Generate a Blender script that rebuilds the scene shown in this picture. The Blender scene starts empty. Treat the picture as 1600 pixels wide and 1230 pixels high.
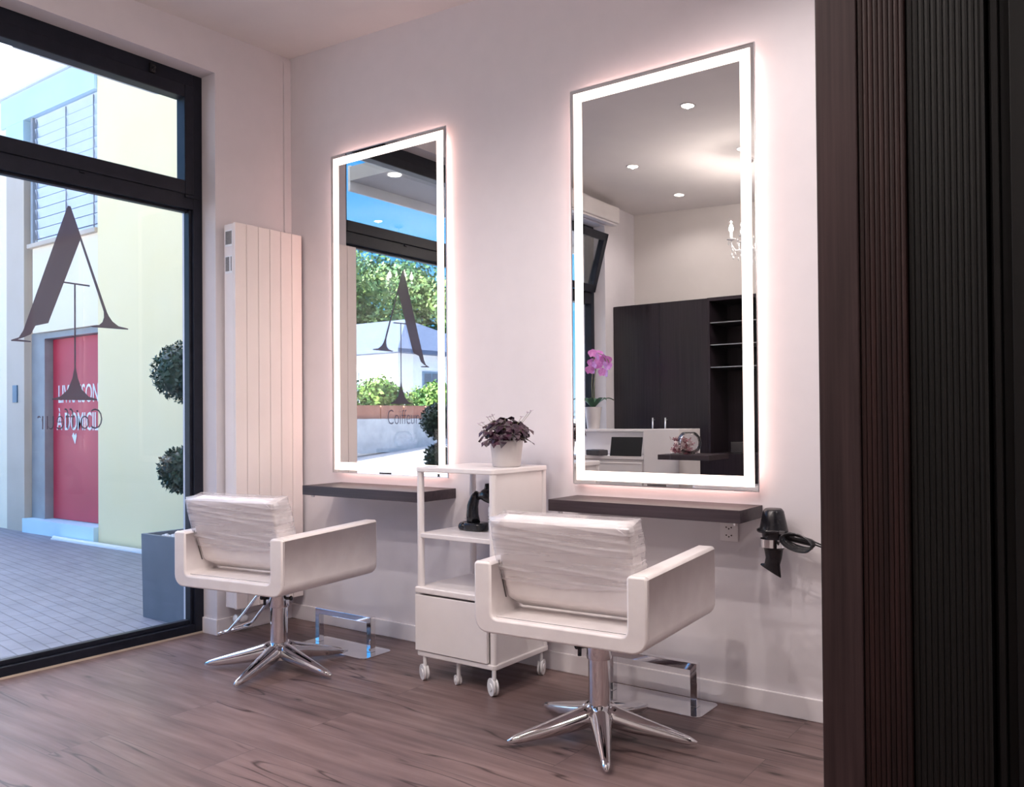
import bpy, bmesh, math, random
from mathutils import Vector, Matrix, Euler
random.seed(7)
R = math.radians
SC = bpy.context.scene
COL = SC.collection
PI = math.pi

# ------------------------------------------------------------------ camera
cam_d = bpy.data.cameras.new('camera')
cam = bpy.data.objects.new('camera', cam_d); COL.objects.link(cam)
F, YAW, PIT, ROL, CX, CY, SY = 1339.83, 0.63076, 0.01048, -0.00796, 4.16579, -3.42563, 23.904
cam_d.sensor_fit = 'HORIZONTAL'; cam_d.sensor_width = 36.0
cam_d.lens = F / 1600 * 36.0
cam_d.shift_y = SY / 1600
cam_d.clip_start = 0.05; cam_d.clip_end = 400
fw = Vector((-math.sin(YAW)*math.cos(PIT), math.cos(YAW)*math.cos(PIT), math.sin(PIT)))
rt = Vector((math.cos(YAW), math.sin(YAW), 0)); up = rt.cross(fw)
r2 = rt*math.cos(ROL)+up*math.sin(ROL); u2 = -rt*math.sin(ROL)+up*math.cos(ROL)
mw = Matrix((r2, u2, -fw)).transposed().to_4x4(); mw.translation = Vector((CX, CY, 1.2))
cam.matrix_world = mw
SC.camera = cam

# ------------------------------------------------------------------ exposure, world, sun
SC.view_settings.view_transform = 'Standard'; SC.view_settings.look = 'None'
SC.view_settings.exposure = 0.85; SC.view_settings.gamma = 1.0
SC.view_settings.use_curve_mapping = False
world = bpy.data.worlds.new('sky_world'); SC.world = world; world.use_nodes = True
wn = world.node_tree.nodes; wl = world.node_tree.links; wn.clear()
SUN = Vector((-0.35, 0.75, 0.62)).normalized()
def wnode(t, **k):
    n = wn.new(t)
    for a, b in k.items(): setattr(n, a, b)
    return n
# clear sky: blue zenith, brighter horizon, white glow around the sun
tc = wnode('ShaderNodeTexCoord'); sep = wnode('ShaderNodeSeparateXYZ')
wl.new(tc.outputs['Generated'], sep.inputs[0])
rmp = wnode('ShaderNodeValToRGB'); wl.new(sep.outputs['Z'], rmp.inputs[0])
e = rmp.color_ramp.elements
e[0].position = 0.0; e[0].color = (0.62, 0.82, 1.0, 1)
e[1].position = 1.0; e[1].color = (0.05, 0.22, 0.66, 1)
x = e.new(0.10); x.color = (0.16, 0.60, 1.05, 1)
x = e.new(0.30); x.color = (0.05, 0.38, 0.98, 1)
dot = wnode('ShaderNodeVectorMath', operation='DOT_PRODUCT'); wl.new(tc.outputs['Generated'], dot.inputs[0]); dot.inputs[1].default_value = SUN
gl = wnode('ShaderNodeMapRange'); wl.new(dot.outputs['Value'], gl.inputs[0])
gl.inputs['From Min'].default_value = 0.25; gl.inputs['From Max'].default_value = 1.0
pw = wnode('ShaderNodeMath', operation='POWER'); wl.new(gl.outputs[0], pw.inputs[0]); pw.inputs[1].default_value = 1.3
mixs = wnode('ShaderNodeMixRGB'); wl.new(pw.outputs[0], mixs.inputs[0]); wl.new(rmp.outputs[0], mixs.inputs[1]); mixs.inputs[2].default_value = (5.3, 5.5, 6.6, 1)
bg = wnode('ShaderNodeBackground'); wl.new(mixs.outputs[0], bg.inputs[0]); bg.inputs[1].default_value = 1.15
wo = wnode('ShaderNodeOutputWorld'); wl.new(bg.outputs[0], wo.inputs[0])

sl = bpy.data.lights.new('sun', 'SUN'); sl.energy = 16.0; sl.angle = R(0.6); sl.color = (1, .96, .9)
so = bpy.data.objects.new('sun', sl); COL.objects.link(so)
so.rotation_euler = (-SUN).to_track_quat('-Z', 'Y').to_euler(); so.location = (-6, 10, 12)

# ------------------------------------------------------------------ materials
def mat(name, col=(.8,.8,.8), rough=.5, metal=0., **k):
    m = bpy.data.materials.new(name); m.use_nodes = True
    b = m.node_tree.nodes['Principled BSDF']
    b.inputs['Base Color'].default_value = (*col, 1); b.inputs['Roughness'].default_value = rough
    b.inputs['Metallic'].default_value = metal
    for a, v in k.items(): b.inputs[a.replace('_', ' ')].default_value = v
    return m
class NT:
    def __init__(s, m): s.m = m; s.t = m.node_tree; s.b = s.t.nodes.get('Principled BSDF')
    def n(s, t, **k):
        q = s.t.nodes.new(t)
        for a, b in k.items():
            if a.startswith('i_'): q.inputs[a[2:].replace('_', ' ')].default_value = b
            else: setattr(q, a, b)
        return q
    def l(s, a, b): s.t.links.new(a, b)
    def coords(s, scale=(1,1,1), kind='Object', loc=(0,0,0)):
        tc = s.n('ShaderNodeTexCoord'); mp = s.n('ShaderNodeMapping'); mp.inputs['Scale'].default_value = scale; mp.inputs['Location'].default_value = loc
        s.l(tc.outputs[kind], mp.inputs[0]); return mp.outputs[0]
    def noise(s, vec, scale, detail=4, rough=.5):
        q = s.n('ShaderNodeTexNoise'); q.inputs['Scale'].default_value = scale; q.inputs['Detail'].default_value = detail; q.inputs['Roughness'].default_value = rough
        s.l(vec, q.inputs['Vector']); return q.outputs['Fac']
    def ramp(s, fac, stops):
        q = s.n('ShaderNodeValToRGB'); s.l(fac, q.inputs[0]); e = q.color_ramp.elements
        while len(e) < len(stops): e.new(.5)
        for i, (p, c) in enumerate(stops): e[i].position = p; e[i].color = (*c, 1) if len(c) == 3 else c
        return q.outputs[0]
    def mix(s, fac, a, b, mode='MIX'):
        q = s.n('ShaderNodeMixRGB', blend_type=mode)
        for i, v in enumerate((fac, a, b)):
            if hasattr(v, 'is_output'): s.l(v, q.inputs[i])
            else: q.inputs[i].default_value = v if i == 0 else (*v, 1)
        return q.outputs[0]
    def bump(s, h, strength=.2, dist=.01):
        q = s.n('ShaderNodeBump'); q.inputs['Strength'].default_value = strength; q.inputs['Distance'].default_value = dist
        s.l(h, q.inputs['Height']); s.l(q.outputs[0], s.b.inputs['Normal'])
    def base(s, c): s.l(c, s.b.inputs['Base Color'])

def noisy(name, c1, c2, rough=.5, scale=6, stretch=(1,1,1), bump=0, bdist=.002, metal=0, lo=.35, hi=.65, **k):
    m = mat(name, c1, rough, metal, **k); t = NT(m); v = t.coords(stretch)
    f = t.noise(v, scale, 5); t.base(t.ramp(f, [(lo, c1), (hi, c2)]))
    if bump: t.bump(f, bump, bdist)
    return m

M = {}
M['wall'] = noisy('plaster', (.70,.665,.695), (.72,.683,.712), .75, 9, bump=.05, bdist=.002)
M['wall_dim'] = noisy('plaster_rear', (.66,.62,.60), (.68,.64,.62), .8, 5)
M['ceiling'] = noisy('ceiling_paint', (.72,.68,.675), (.74,.70,.69), .8, 5)
M['trimwhite'] = noisy('trim_paint', (.80,.76,.78), (.84,.80,.82), .4, 8)
M['whitelac'] = noisy('white_lacquer', (.78,.74,.74), (.82,.78,.78), .3, 5)
M['radiator'] = noisy('radiator_enamel', (.80,.72,.70), (.83,.75,.73), .32, 3)
M['vinyl'] = noisy('white_vinyl', (.80,.745,.74), (.85,.80,.79), .38, 14, bump=.06, bdist=.001)
M['blackp'] = noisy('black_plastic', (.010,.010,.014), (.018,.018,.022), .22, 10)
M['frame'] = noisy('anthracite_frame', (.008,.010,.018), (.012,.014,.024), .42, 20)
M['chrome'] = noisy('chrome', (.86,.86,.88), (.80,.80,.83), .06, 12, metal=1.)
M['brushed'] = noisy('brushed_steel', (.66,.66,.68), (.58,.58,.60), .28, 40, (1,1,.05), metal=1.)
M['mirror'] = noisy('silvered_glass', (.76,.77,.77), (.76,.77,.77), 0.0, 2, metal=1.)
M['seam_shade'] = noisy('dark_seam_shade', (.09,.07,.07), (.06,.05,.05), .7, 10)
M['screenblack'] = noisy('matte_black_screen', (.003,.003,.005), (.005,.005,.008), .55, 5)
M['pot'] = noisy('grey_ceramic', (.62,.58,.58), (.66,.62,.61), .5, 12)
M['soil'] = noisy('soil', (.03,.02,.015), (.08,.05,.035), .95, 60, bump=.8, bdist=.01)
M['purpleleaf'] = noisy('purple_leaf', (.013,.005,.014), (.050,.012,.032), .4, 30)
M['stem'] = noisy('green_stem', (.18,.20,.10), (.30,.26,.18), .5, 30)
M['lilacpetal'] = noisy('lilac_petal', (.72,.55,.72), (.82,.66,.80), .5, 30)
M['orchid'] = noisy('orchid_petal', (.55,.16,.50), (.72,.30,.66), .5, 40)
M['orchidleaf'] = noisy('orchid_leaf', (.03,.09,.05), (.06,.16,.08), .35, 15)
M['boxleaf'] = noisy('box_leaf', (.010,.030,.022), (.045,.095,.055), .45, 9)
M['bark'] = noisy('bark', (.10,.07,.05), (.20,.15,.11), .9, 30, (1,1,.2), bump=.6)
M['planter'] = noisy('grey_planter', (.13,.15,.18), (.16,.18,.215), .55, 4)
M['pebble'] = noisy('white_pebbles', (.6,.6,.62), (.85,.85,.86), .6, 50, bump=.6)
M['cream'] = noisy('cream_render', (.94,.785,.46), (.95,.80,.49), .85, 1.6, bump=.1)
M['creamlight'] = noisy('pale_render', (.92,.81,.62), (.93,.83,.66), .85, 2)
M['beige'] = noisy('beige_render', (.56,.47,.38), (.60,.51,.42), .8, 2)
M['bluepaint'] = noisy('light_blue_paint', (.56,.76,.86), (.60,.80,.90), .6, 2)
M['doorgrey'] = noisy('grey_door_frame', (.28,.29,.30), (.33,.34,.35), .5, 6)
M['red'] = noisy('red_poster', (.56,.030,.065), (.50,.022,.055), .45, 2)
M['posterwhite'] = noisy('white_print', (.80,.80,.80), (.84,.84,.84), .5, 5)
M['blind'] = noisy('blind_slat', (.62,.68,.82), (.66,.72,.85), .5, 5)
M['plaque'] = noisy('blue_plaque', (.05,.13,.22), (.08,.17,.26), .4, 6)
M['canopy'] = noisy('canopy_paint', (.52,.49,.48), (.56,.53,.52), .7, 4)
M['white_ext'] = noisy('white_exterior', (.80,.80,.80), (.85,.85,.85), .6, 4)
M['roof'] = noisy('slate_roof', (.085,.115,.19), (.11,.145,.23), .8, 3, (1,1,6))
M['shutter'] = noisy('shutter_blue', (.18,.26,.34), (.24,.32,.40), .6, 8)
M['fence'] = noisy('red_fence', (.34,.14,.09), (.42,.19,.13), .8, 4, (1,1,.3))
M['concrete'] = noisy('concrete', (.42,.42,.43), (.56,.56,.56), .9, 3, bump=.3)
M['asphalt'] = noisy('asphalt', (.34,.34,.35), (.40,.40,.41), .9, 12, bump=.3)
M['terminal'] = noisy('dark_grey_plastic', (.05,.045,.05), (.07,.065,.07), .5, 12)
M['paper'] = noisy('label_paper', (.80,.80,.82), (.86,.86,.88), .6, 12)
M['porcelain'] = noisy('white_plastic', (.80,.80,.82), (.84,.84,.86), .3, 12)
M['hedge'] = noisy('hedge_leaf', (.035,.12,.02), (.22,.36,.07), .55, 3)
M['treeleaf'] = noisy('tree_leaf', (.03,.11,.04), (.20,.30,.08), .55, .9)
M['treeleaf2'] = noisy('tree_leaf_dark', (.02,.09,.035), (.10,.22,.07), .55, .9)

def emis(name, col, s):
    m = bpy.data.materials.new(name); m.use_nodes = True; t = m.node_tree; t.nodes.clear()
    e = t.nodes.new('ShaderNodeEmission'); e.inputs[0].default_value = (*col, 1); e.inputs[1].default_value = s
    n = t.nodes.new('ShaderNodeTexNoise'); n.inputs['Scale'].default_value = 3
    mr = t.nodes.new('ShaderNodeMapRange'); mr.inputs['To Min'].default_value = s*.97; mr.inputs['To Max'].default_value = s*1.03
    t.links.new(n.outputs['Fac'], mr.inputs[0]); t.links.new(mr.outputs[0], e.inputs[1])
    o = t.nodes.new('ShaderNodeOutputMaterial'); t.links.new(e.outputs[0], o.inputs[0]); return m
M['led'] = emis('led_diffuser', (1, .80, .71), 1.9)
M['ledback'] = emis('led_backlight', (1, .64, .56), 7.5)
M['lampdisc'] = emis('downlight_lens', (1, .93, .86), 9.0)
M['bulb'] = emis('bulb_glow', (1, .90, .78), 9.0)

def glassy(name, tint=(1,1,1), refl=1.0, ior=1.45):
    m = bpy.data.materials.new(name); m.use_nodes = True; t = m.node_tree; t.nodes.clear()
    tr = t.nodes.new('ShaderNodeBsdfTransparent'); tr.inputs[0].default_value = (*tint, 1)
    g = t.nodes.new('ShaderNodeBsdfGlossy'); g.inputs['Roughness'].default_value = 0.0
    f = t.nodes.new('ShaderNodeFresnel'); f.inputs[0].default_value = ior
    mu = t.nodes.new('ShaderNodeMath'); mu.operation = 'MULTIPLY'; mu.inputs[1].default_value = refl
    t.links.new(f.outputs[0], mu.inputs[0])
    mx = t.nodes.new('ShaderNodeMixShader'); t.links.new(mu.outputs[0], mx.inputs[0]); t.links.new(tr.outputs[0], mx.inputs[1]); t.links.new(g.outputs[0], mx.inputs[2])
    o = t.nodes.new('ShaderNodeOutputMaterial'); t.links.new(mx.outputs[0], o.inputs[0]); return m
M['glass'] = glassy('window_glass', (.96,.97,.97), .32)
M['crystal'] = noisy('crystal_glass', (.92,.92,.93), (.97,.97,.98), .08, 20, Transmission_Weight=.35)
M['vaseglass'] = glassy('vase_glass', (.97,.97,.98), .8, 1.3)

def decal():
    m = bpy.data.materials.new('smoked_vinyl_film'); m.use_nodes = True; t = m.node_tree; b = t.nodes['Principled BSDF']
    b.inputs['Base Color'].default_value = (.105,.092,.135,1); b.inputs['Roughness'].default_value = .5
    tr = t.nodes.new('ShaderNodeBsdfTransparent'); mx = t.nodes.new('ShaderNodeMixShader'); mx.inputs[0].default_value = .80
    t.links.new(tr.outputs[0], mx.inputs[1]); t.links.new(b.outputs[0], mx.inputs[2]); t.links.new(mx.outputs[0], t.nodes['Material Output'].inputs[0]); return m
M['decal'] = decal()

def film():
    m = bpy.data.materials.new('clear_plastic_wrap'); m.use_nodes = True; t = NT(m); b = t.b
    b.inputs['Base Color'].default_value = (.86,.82,.84,1); b.inputs['Roughness'].default_value = .16; b.inputs['Specular IOR Level'].default_value = .9
    v = t.coords((.7, .7, 16)); f = t.noise(v, 3.0, 3, .5)
    v2 = t.coords((5, 5, 5)); g = t.noise(v2, 3, 3)
    mm = t.n('ShaderNodeMath', operation='MULTIPLY_ADD'); t.l(g, mm.inputs[0]); mm.inputs[1].default_value = .5; t.l(f, mm.inputs[2])
    t.bump(mm.outputs[0], .22, .005)
    tr = t.n('ShaderNodeBsdfTransparent'); mx = t.n('ShaderNodeMixShader')
    r = t.ramp(f, [(.42, (.30,.30,.30)), (.64, (.62,.62,.62))])
    t.l(r, mx.inputs[0]); t.l(tr.outputs[0], mx.inputs[1]); t.l(b.outputs[0], mx.inputs[2]); t.l(mx.outputs[0], t.t.nodes['Material Output'].inputs[0]); return m
M['film'] = film()

def floor_mat():
    m = mat('oak_plank_floor', (.3,.2,.18), .36); t = NT(m)
    v = t.coords((1,1,1))
    br = t.n('ShaderNodeTexBrick'); t.l(v, br.inputs['Vector'])
    br.offset = .37; br.inputs['Scale'].default_value = 1; br.inputs['Brick Width'].default_value = 1.55; br.inputs['Row Height'].default_value = .24
    br.inputs['Mortar Size'].default_value = .0015; br.inputs['Mortar Smooth'].default_value = .6
    br.inputs['Color1'].default_value = (.9,.9,.9,1); br.inputs['Color2'].default_value = (.35,.35,.35,1); br.inputs['Mortar'].default_value = (0,0,0,1); br.inputs['Bias'].default_value = 0
    # per plank offset of the grain
    off = t.n('ShaderNodeVectorMath', operation='SCALE'); t.l(br.outputs['Color'], off.inputs[0]); off.inputs['Scale'].default_value = 7
    add = t.n('ShaderNodeVectorMath', operation='ADD'); t.l(v, add.inputs[0]); t.l(off.outputs[0], add.inputs[1])
    mp = t.n('ShaderNodeMapping'); mp.inputs['Scale'].default_value = (.9, 11, 1); t.l(add.outputs[0], mp.inputs[0])
    g1 = t.noise(mp.outputs[0], 2.2, 5, .5)
    mp2 = t.n('ShaderNodeMapping'); mp2.inputs['Scale'].default_value = (1.2, 5, 1); t.l(add.outputs[0], mp2.inputs[0])
    g2 = t.noise(mp2.outputs[0], 1.3, 4, .55)
    c = t.ramp(g1, [(.28, (.150,.098,.095)), (.50, (.200,.134,.128)), (.74, (.255,.178,.170))])
    c2 = t.ramp(g2, [(.30, (.62,.60,.62)), (.55, (1,1,1)), (.75, (1.12,1.1,1.08))])
    c = t.mix(.85, c, c2, 'MULTIPLY')
    # dark long cracks and knots
    mp3 = t.n('ShaderNodeMapping'); mp3.inputs['Scale'].default_value = (.32, 4.2, 1); t.l(add.outputs[0], mp3.inputs[0])
    g3 = t.noise(mp3.outputs[0], 2.0, 2, .45)
    ridge = t.n('ShaderNodeMath', operation='SUBTRACT'); t.l(g3, ridge.inputs[0]); ridge.inputs[1].default_value = .5
    ab = t.n('ShaderNodeMath', operation='ABSOLUTE'); t.l(ridge.outputs[0], ab.inputs[0])
    mask = t.noise(v, 1.1, 2)
    cr = t.ramp(ab.outputs[0], [(.0, (.22,.19,.19)), (.005, (.55,.52,.52)), (.012, (1,1,1))])
    mk = t.ramp(mask, [(.47, (0,0,0)), (.53, (1,1,1))])
    c = t.mix(t.mix(1, mk, (1,1,1), 'MULTIPLY'), c, t.mix(1, c, cr, 'MULTIPLY'))
    kn = t.n('ShaderNodeTexVoronoi'); mp4 = t.n('ShaderNodeMapping'); mp4.inputs['Scale'].default_value = (1.6, 5.0, 1); t.l(add.outputs[0], mp4.inputs[0]); t.l(mp4.outputs[0], kn.inputs['Vector']); kn.inputs['Scale'].default_value = 1.3
    c = t.mix(1, c, t.ramp(kn.outputs['Distance'], [(.03, (.28,.25,.25)), (.075, (.8,.8,.8)), (.16, (1,1,1))]), 'MULTIPLY')
    plank = t.ramp(br.outputs['Color'], [(0, (.90,.90,.90)), (1, (1.06,1.04,1.03))])
    c = t.mix(.8, c, plank, 'MULTIPLY')
    dk = t.mix(br.outputs['Fac'], c, (.07,.05,.05)); t.base(dk)
    rr = t.ramp(g1, [(.3, (.44,.44,.44)), (.7, (.34,.34,.34))]); t.l(rr, t.b.inputs['Roughness'])
    t.bump(g1, .12, .003)
    return m
M['floor'] = floor_mat()

def veneer(name, a, b, rough=.35, axis=2, fine=60):
    m = mat(name, a, rough); t = NT(m)
    st = [1,1,1]; st[axis] = .025
    v = t.coords(tuple(q*fine for q in st)); f = t.noise(v, 1.0, 6, .6)
    v2 = t.coords(tuple(q*8 for q in st)); f2 = t.noise(v2, 1.0, 3)
    c = t.ramp(f, [(.32, a), (.68, b)]); c = t.mix(.6, c, t.ramp(f2, [(.3, (.6,.6,.6)), (.7, (1.2,1.15,1.15))]), 'MULTIPLY'); t.base(c)
    t.bump(f, .12, .001)
    return m
M['darkwood'] = veneer('dark_wenge_shelf', (.020,.012,.017), (.052,.036,.044), .42, 0)
M['wenge'] = veneer('dark_wenge_panel', (.024,.014,.015), (.060,.036,.037), .42)
M['wengebrown'] = veneer('ribbed_brown_wood', (.008,.003,.0028), (.034,.013,.012), .5, 2, 45)
M['wengeblack'] = veneer('charcoal_ribbed_wood', (.0022,.0022,.0020), (.006,.0058,.0055), .5, 2, 45)
M['black'] = veneer('near_black_wood', (.0004,.0002,.0003), (.001,.0005,.0006), .6)
for q_ in ('wengebrown','wengeblack','black','wenge','frame'): M[q_].node_tree.nodes['Principled BSDF'].inputs['Specular IOR Level'].default_value = .28
M['wardrobe'] = veneer('wardrobe_veneer', (.012,.009,.013), (.030,.022,.028), .28)

def paving():
    m = mat('stone_paving', (.2,.22,.27), .6); t = NT(m); v = t.coords((1,1,1))
    mp = t.n('ShaderNodeMapping'); mp.inputs['Rotation'].default_value = (0,0,R(8)); t.l(v, mp.inputs[0])
    br = t.n('ShaderNodeTexBrick'); t.l(mp.outputs[0], br.inputs['Vector']); br.inputs['Scale'].default_value = 1
    br.inputs['Brick Width'].default_value = .26; br.inputs['Row Height'].default_value = .085; br.inputs['Mortar Size'].default_value = .005
    br.inputs['Color1'].default_value = (.235,.235,.275,1); br.inputs['Color2'].default_value = (.210,.210,.250,1); br.inputs['Mortar'].default_value = (.125,.125,.150,1)
    n = t.noise(v, 5, 5); t.base(t.mix(.7, br.outputs['Color'], t.ramp(n, [(.3,(.8,.8,.8)),(.7,(1.15,1.15,1.15))]), 'MULTIPLY')); t.bump(br.outputs['Fac'], -.3, .004); return m
M['paving'] = paving()

# ------------------------------------------------------------------ mesh helpers
def bm_new(): return bmesh.new()
def bx(bm, x0, x1, y0, y1, z0, z1, mi=0, rot=None, piv=None):
    c = Vector(((x0+x1)/2, (y0+y1)/2, (z0+z1)/2)); mtx = Matrix.Translation(c) @ Matrix.Diagonal((abs(x1-x0), abs(y1-y0), abs(z1-z0), 1))
    if rot is not None:
        p = Vector(piv) if piv else c
        mtx = Matrix.Translation(p) @ rot.to_4x4() @ Matrix.Translation(-p) @ mtx
    r = bmesh.ops.create_cube(bm, size=1, matrix=mtx)
    fs = {f for v in r['verts'] for f in v.link_faces}
    for f in fs: f.material_index = mi
    return r['verts']
def cyl(bm, p0, p1, r0, r1=None, seg=20, mi=0, cap=True):
    p0 = Vector(p0); p1 = Vector(p1); r1 = r0 if r1 is None else r1
    d = p1-p0; q = d.to_track_quat('Z', 'Y').to_matrix().to_4x4()
    r = bmesh.ops.create_cone(bm, cap_ends=cap, segments=seg, radius1=r0, radius2=max(r1, 1e-5), depth=d.length, matrix=Matrix.Translation((p0+p1)/2) @ q)
    for f in {f for v in r['verts'] for f in v.link_faces}: f.material_index = mi
def sph(bm, c, r, sc=(1,1,1), seg=20, mi=0, rot=None):
    m = Matrix.Translation(c)
    if rot is not None: m = m @ rot.to_4x4()
    m = m @ Matrix.Diagonal((*sc, 1))
    q = bmesh.ops.create_uvsphere(bm, u_segments=seg, v_segments=max(8, seg//2), radius=r, matrix=m)
    for f in {f for v in q['verts'] for f in v.link_faces}: f.material_index = mi
def lathe(bm, prof, c=(0,0,0), seg=32, mi=0, rot=None, cap=True):
    rings = []
    for r, z in prof:
        ring = []
        for i in range(seg):
            a = 2*PI*i/seg; v = Vector((r*math.cos(a), r*math.sin(a), z))
            if rot is not None: v = rot @ v
            ring.append(bm.verts.new(v+Vector(c)))
        rings.append(ring)
    for a, b in zip(rings, rings[1:]):
        for i in range(seg):
            f = bm.faces.new((a[i], a[(i+1) % seg], b[(i+1) % seg], b[i])); f.material_index = mi
    for ring, z in (((rings[0], 0), (rings[-1], 1)) if cap else ()):
        try:
            f = bm.faces.new(ring if z else ring[::-1]); f.material_index = mi
        except Exception: pass
def tube(bm, pts, rad, seg=8, mi=0, sx=1., sy=1., closed=False):
    pts = [Vector(p) for p in pts]; n = len(pts); rings = []; prev = None
    for i, p in enumerate(pts):
        if closed: d = pts[(i+1) % n]-pts[i-1]
        else: d = (pts[min(i+1, n-1)]-pts[max(i-1, 0)])
        d.normalize()
        if prev is None:
            a = Vector((0,0,1)) if abs(d.z) < .9 else Vector((1,0,0)); u = d.cross(a).normalized()
        else: u = (prev - d*prev.dot(d)).normalized()
        prev = u; w = d.cross(u); r = rad[i] if isinstance(rad, (list, tuple)) else rad
        rings.append([bm.verts.new(p+(u*math.cos(2*PI*k/seg)*sx+w*math.sin(2*PI*k/seg)*sy)*r) for k in range(seg)])
    rr = list(zip(rings, rings[1:])) + ([(rings[-1], rings[0])] if closed else [])
    for a, b in rr:
        for k in range(seg):
            f = bm.faces.new((a[k], a[(k+1) % seg], b[(k+1) % seg], b[k])); f.material_index = mi; f.smooth = True
    if not closed:
        for q in (rings[0][::-1], rings[-1]):
            f = bm.faces.new(q); f.material_index = mi
def prism(bm, poly, ax, a0, a1, mi=0):
    """extrude a 2D polygon along axis ax (0,1,2) between a0 and a1; poly holds the other two coords in order"""
    def P(p, a):
        q = list(p); q.insert(ax, a); return q
    lo = [bm.verts.new(P(p, a0)) for p in poly]; hi = [bm.verts.new(P(p, a1)) for p in poly]; n = len(poly)
    f = [bm.faces.new(lo[::-1]), bm.faces.new(hi)]
    for i in range(n): f.append(bm.faces.new((lo[i], lo[(i+1) % n], hi[(i+1) % n], hi[i])))
    for q in f: q.material_index = mi
def obj(name, bm, m, parent=None, smooth=False, bevel=0, seg=2, sub=0, wn=False, recalc=True):
    if recalc: bmesh.ops.recalc_face_normals(bm, faces=bm.faces)
    me = bpy.data.meshes.new(name); bm.to_mesh(me); bm.free()
    for q in (m if isinstance(m, (list, tuple)) else [m]): me.materials.append(M[q] if isinstance(q, str) else q)
    if smooth:
        for p in me.polygons: p.use_smooth = True
    o = bpy.data.objects.new(name, me); COL.objects.link(o)
    if parent: o.parent = parent
    if bevel:
        b = o.modifiers.new('bevel', 'BEVEL'); b.width = bevel; b.segments = seg; b.limit_method = 'ANGLE'; b.angle_limit = R(40)
        b.harden_normals = False
    if sub:
        s = o.modifiers.new('sub', 'SUBSURF'); s.levels = sub; s.render_levels = sub
    return o
def auto(o, ang=35):
    """smooth shading with sharp edges by angle"""
    me = o.data
    b = bmesh.new(); b.from_mesh(me)
    for e in b.edges:
        if len(e.link_faces) == 2 and e.calc_face_angle(0) > R(ang): e.smooth = False
    for f in b.faces: f.smooth = True
    b.to_mesh(me); b.free(); return o
def tag(o, label=None, cat=None, group=None, kind=None):
    if label: o['label'] = label
    if cat: o['category'] = cat
    if group: o['group'] = group
    if kind: o['kind'] = kind
    return o
def thing(name, label, cat, loc=(0,0,0), rz=0, group=None):
    o = bpy.data.objects.new(name, None); COL.objects.link(o); o.empty_display_size = .1
    o.location = loc; o.rotation_euler = (0,0,rz); return tag(o, label, cat, group)
def struct(name, bm, m, parent=None, **k):
    o = obj(name, bm, m, parent, **k); o['kind'] = 'structure'; return o
def sempty(name):
    o = bpy.data.objects.new(name, None); COL.objects.link(o); o['kind'] = 'structure'; return o
def copy_tree(o, parent=None):
    c = o.copy(); COL.objects.link(c)
    if parent: c.parent = parent
    for ch in list(o.children): copy_tree(ch, c)
    return c
def rotz(a): return Matrix.Rotation(a, 3, 'Z')
def rotx(a): return Matrix.Rotation(a, 3, 'X')
def text_mesh(s, size, extr=.001, space=1.0, align='LEFT', bold=0.0):
    cu = bpy.data.curves.new('t', 'FONT'); cu.body = s; cu.size = size; cu.extrude = extr; cu.space_character = space; cu.align_x = align; cu.offset = bold
    cu.resolution_u = 3
    to = bpy.data.objects.new('t', cu); COL.objects.link(to); bpy.context.view_layer.update()
    dg = bpy.context.evaluated_depsgraph_get(); me = bpy.data.meshes.new_from_object(to.evaluated_get(dg)); bpy.data.objects.remove(to); return me
def text_obj(name, s, size, m, mtx, parent=None, width=None, height=None, **k):
    me = text_mesh(s, size, **k)
    xs = [v.co.x for v in me.vertices]; ys = [v.co.y for v in me.vertices]
    sx = width/(max(xs)-min(xs)) if width else 1; sy = height/(max(ys)-min(ys)) if height else 1
    x0, y0 = min(xs), min(ys)
    for v in me.vertices: v.co.x = (v.co.x-x0)*sx; v.co.y = (v.co.y-y0)*sy
    me.transform(mtx); me.materials.clear(); me.materials.append(M[m])
    o = bpy.data.objects.new(name, me); COL.objects.link(o)
    if parent: o.parent = parent
    return o

# ================================================================== SETTING
FAR = -4.5; XR = 6.2
def ceil_z(x, y): return 3.405 - .045*x + .030*y
# floor
b = bm_new(); bx(b, -.123, XR, FAR-.0, 0.0, -.12, 0); struct('floor', b, 'floor')
# ceiling (follows the slight fall of the real one)
b = bm_new()
vs = [b.verts.new((x, y, ceil_z(x, y)+h)) for h in (0, .2) for x, y in ((-.35,.15),(XR+.15,.15),(XR+.15,FAR-.15),(-.35,FAR-.15))]
for q in ((0,1,2,3),(4,7,6,5),(0,4,5,1),(1,5,6,2),(2,6,7,3),(3,7,4,0)): b.faces.new([vs[i] for i in q])
struct('ceiling', b, 'ceiling')
b = bm_new(); bx(b, -.35, XR+.15, 0, .15, -.12, 3.5); struct('wall_back', b, 'wall')
b = bm_new(); bx(b, -.35, XR+.15, FAR-.15, FAR, -.12, 3.5); struct('wall_front', b, 'wall_dim')
b = bm_new(); bx(b, XR, XR+.15, FAR, 0, -.12, 3.4); struct('wall_right', b, 'wall_dim')
# left wall with two openings
W1a, W1b, W1z = -.527, -2.60, 3.152      # main shop window
W2a, W2b, W2z = -3.05, -3.90, 3.06       # second window
b = bm_new()
bx(b, -.32, 0, W1a, 0, -.12, 3.42)
bx(b, -.32, 0, W1b, W1a, W1z, 3.42)
bx(b, -.32, 0, W2a, W1b, -.12, 3.42)
bx(b, -.32, 0, W2b, W2a, W2z, 3.42)
bx(b, -.32, 0, FAR, W2b, -.12, 3.42)
struct('wall_left', b, 'wall')
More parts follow.
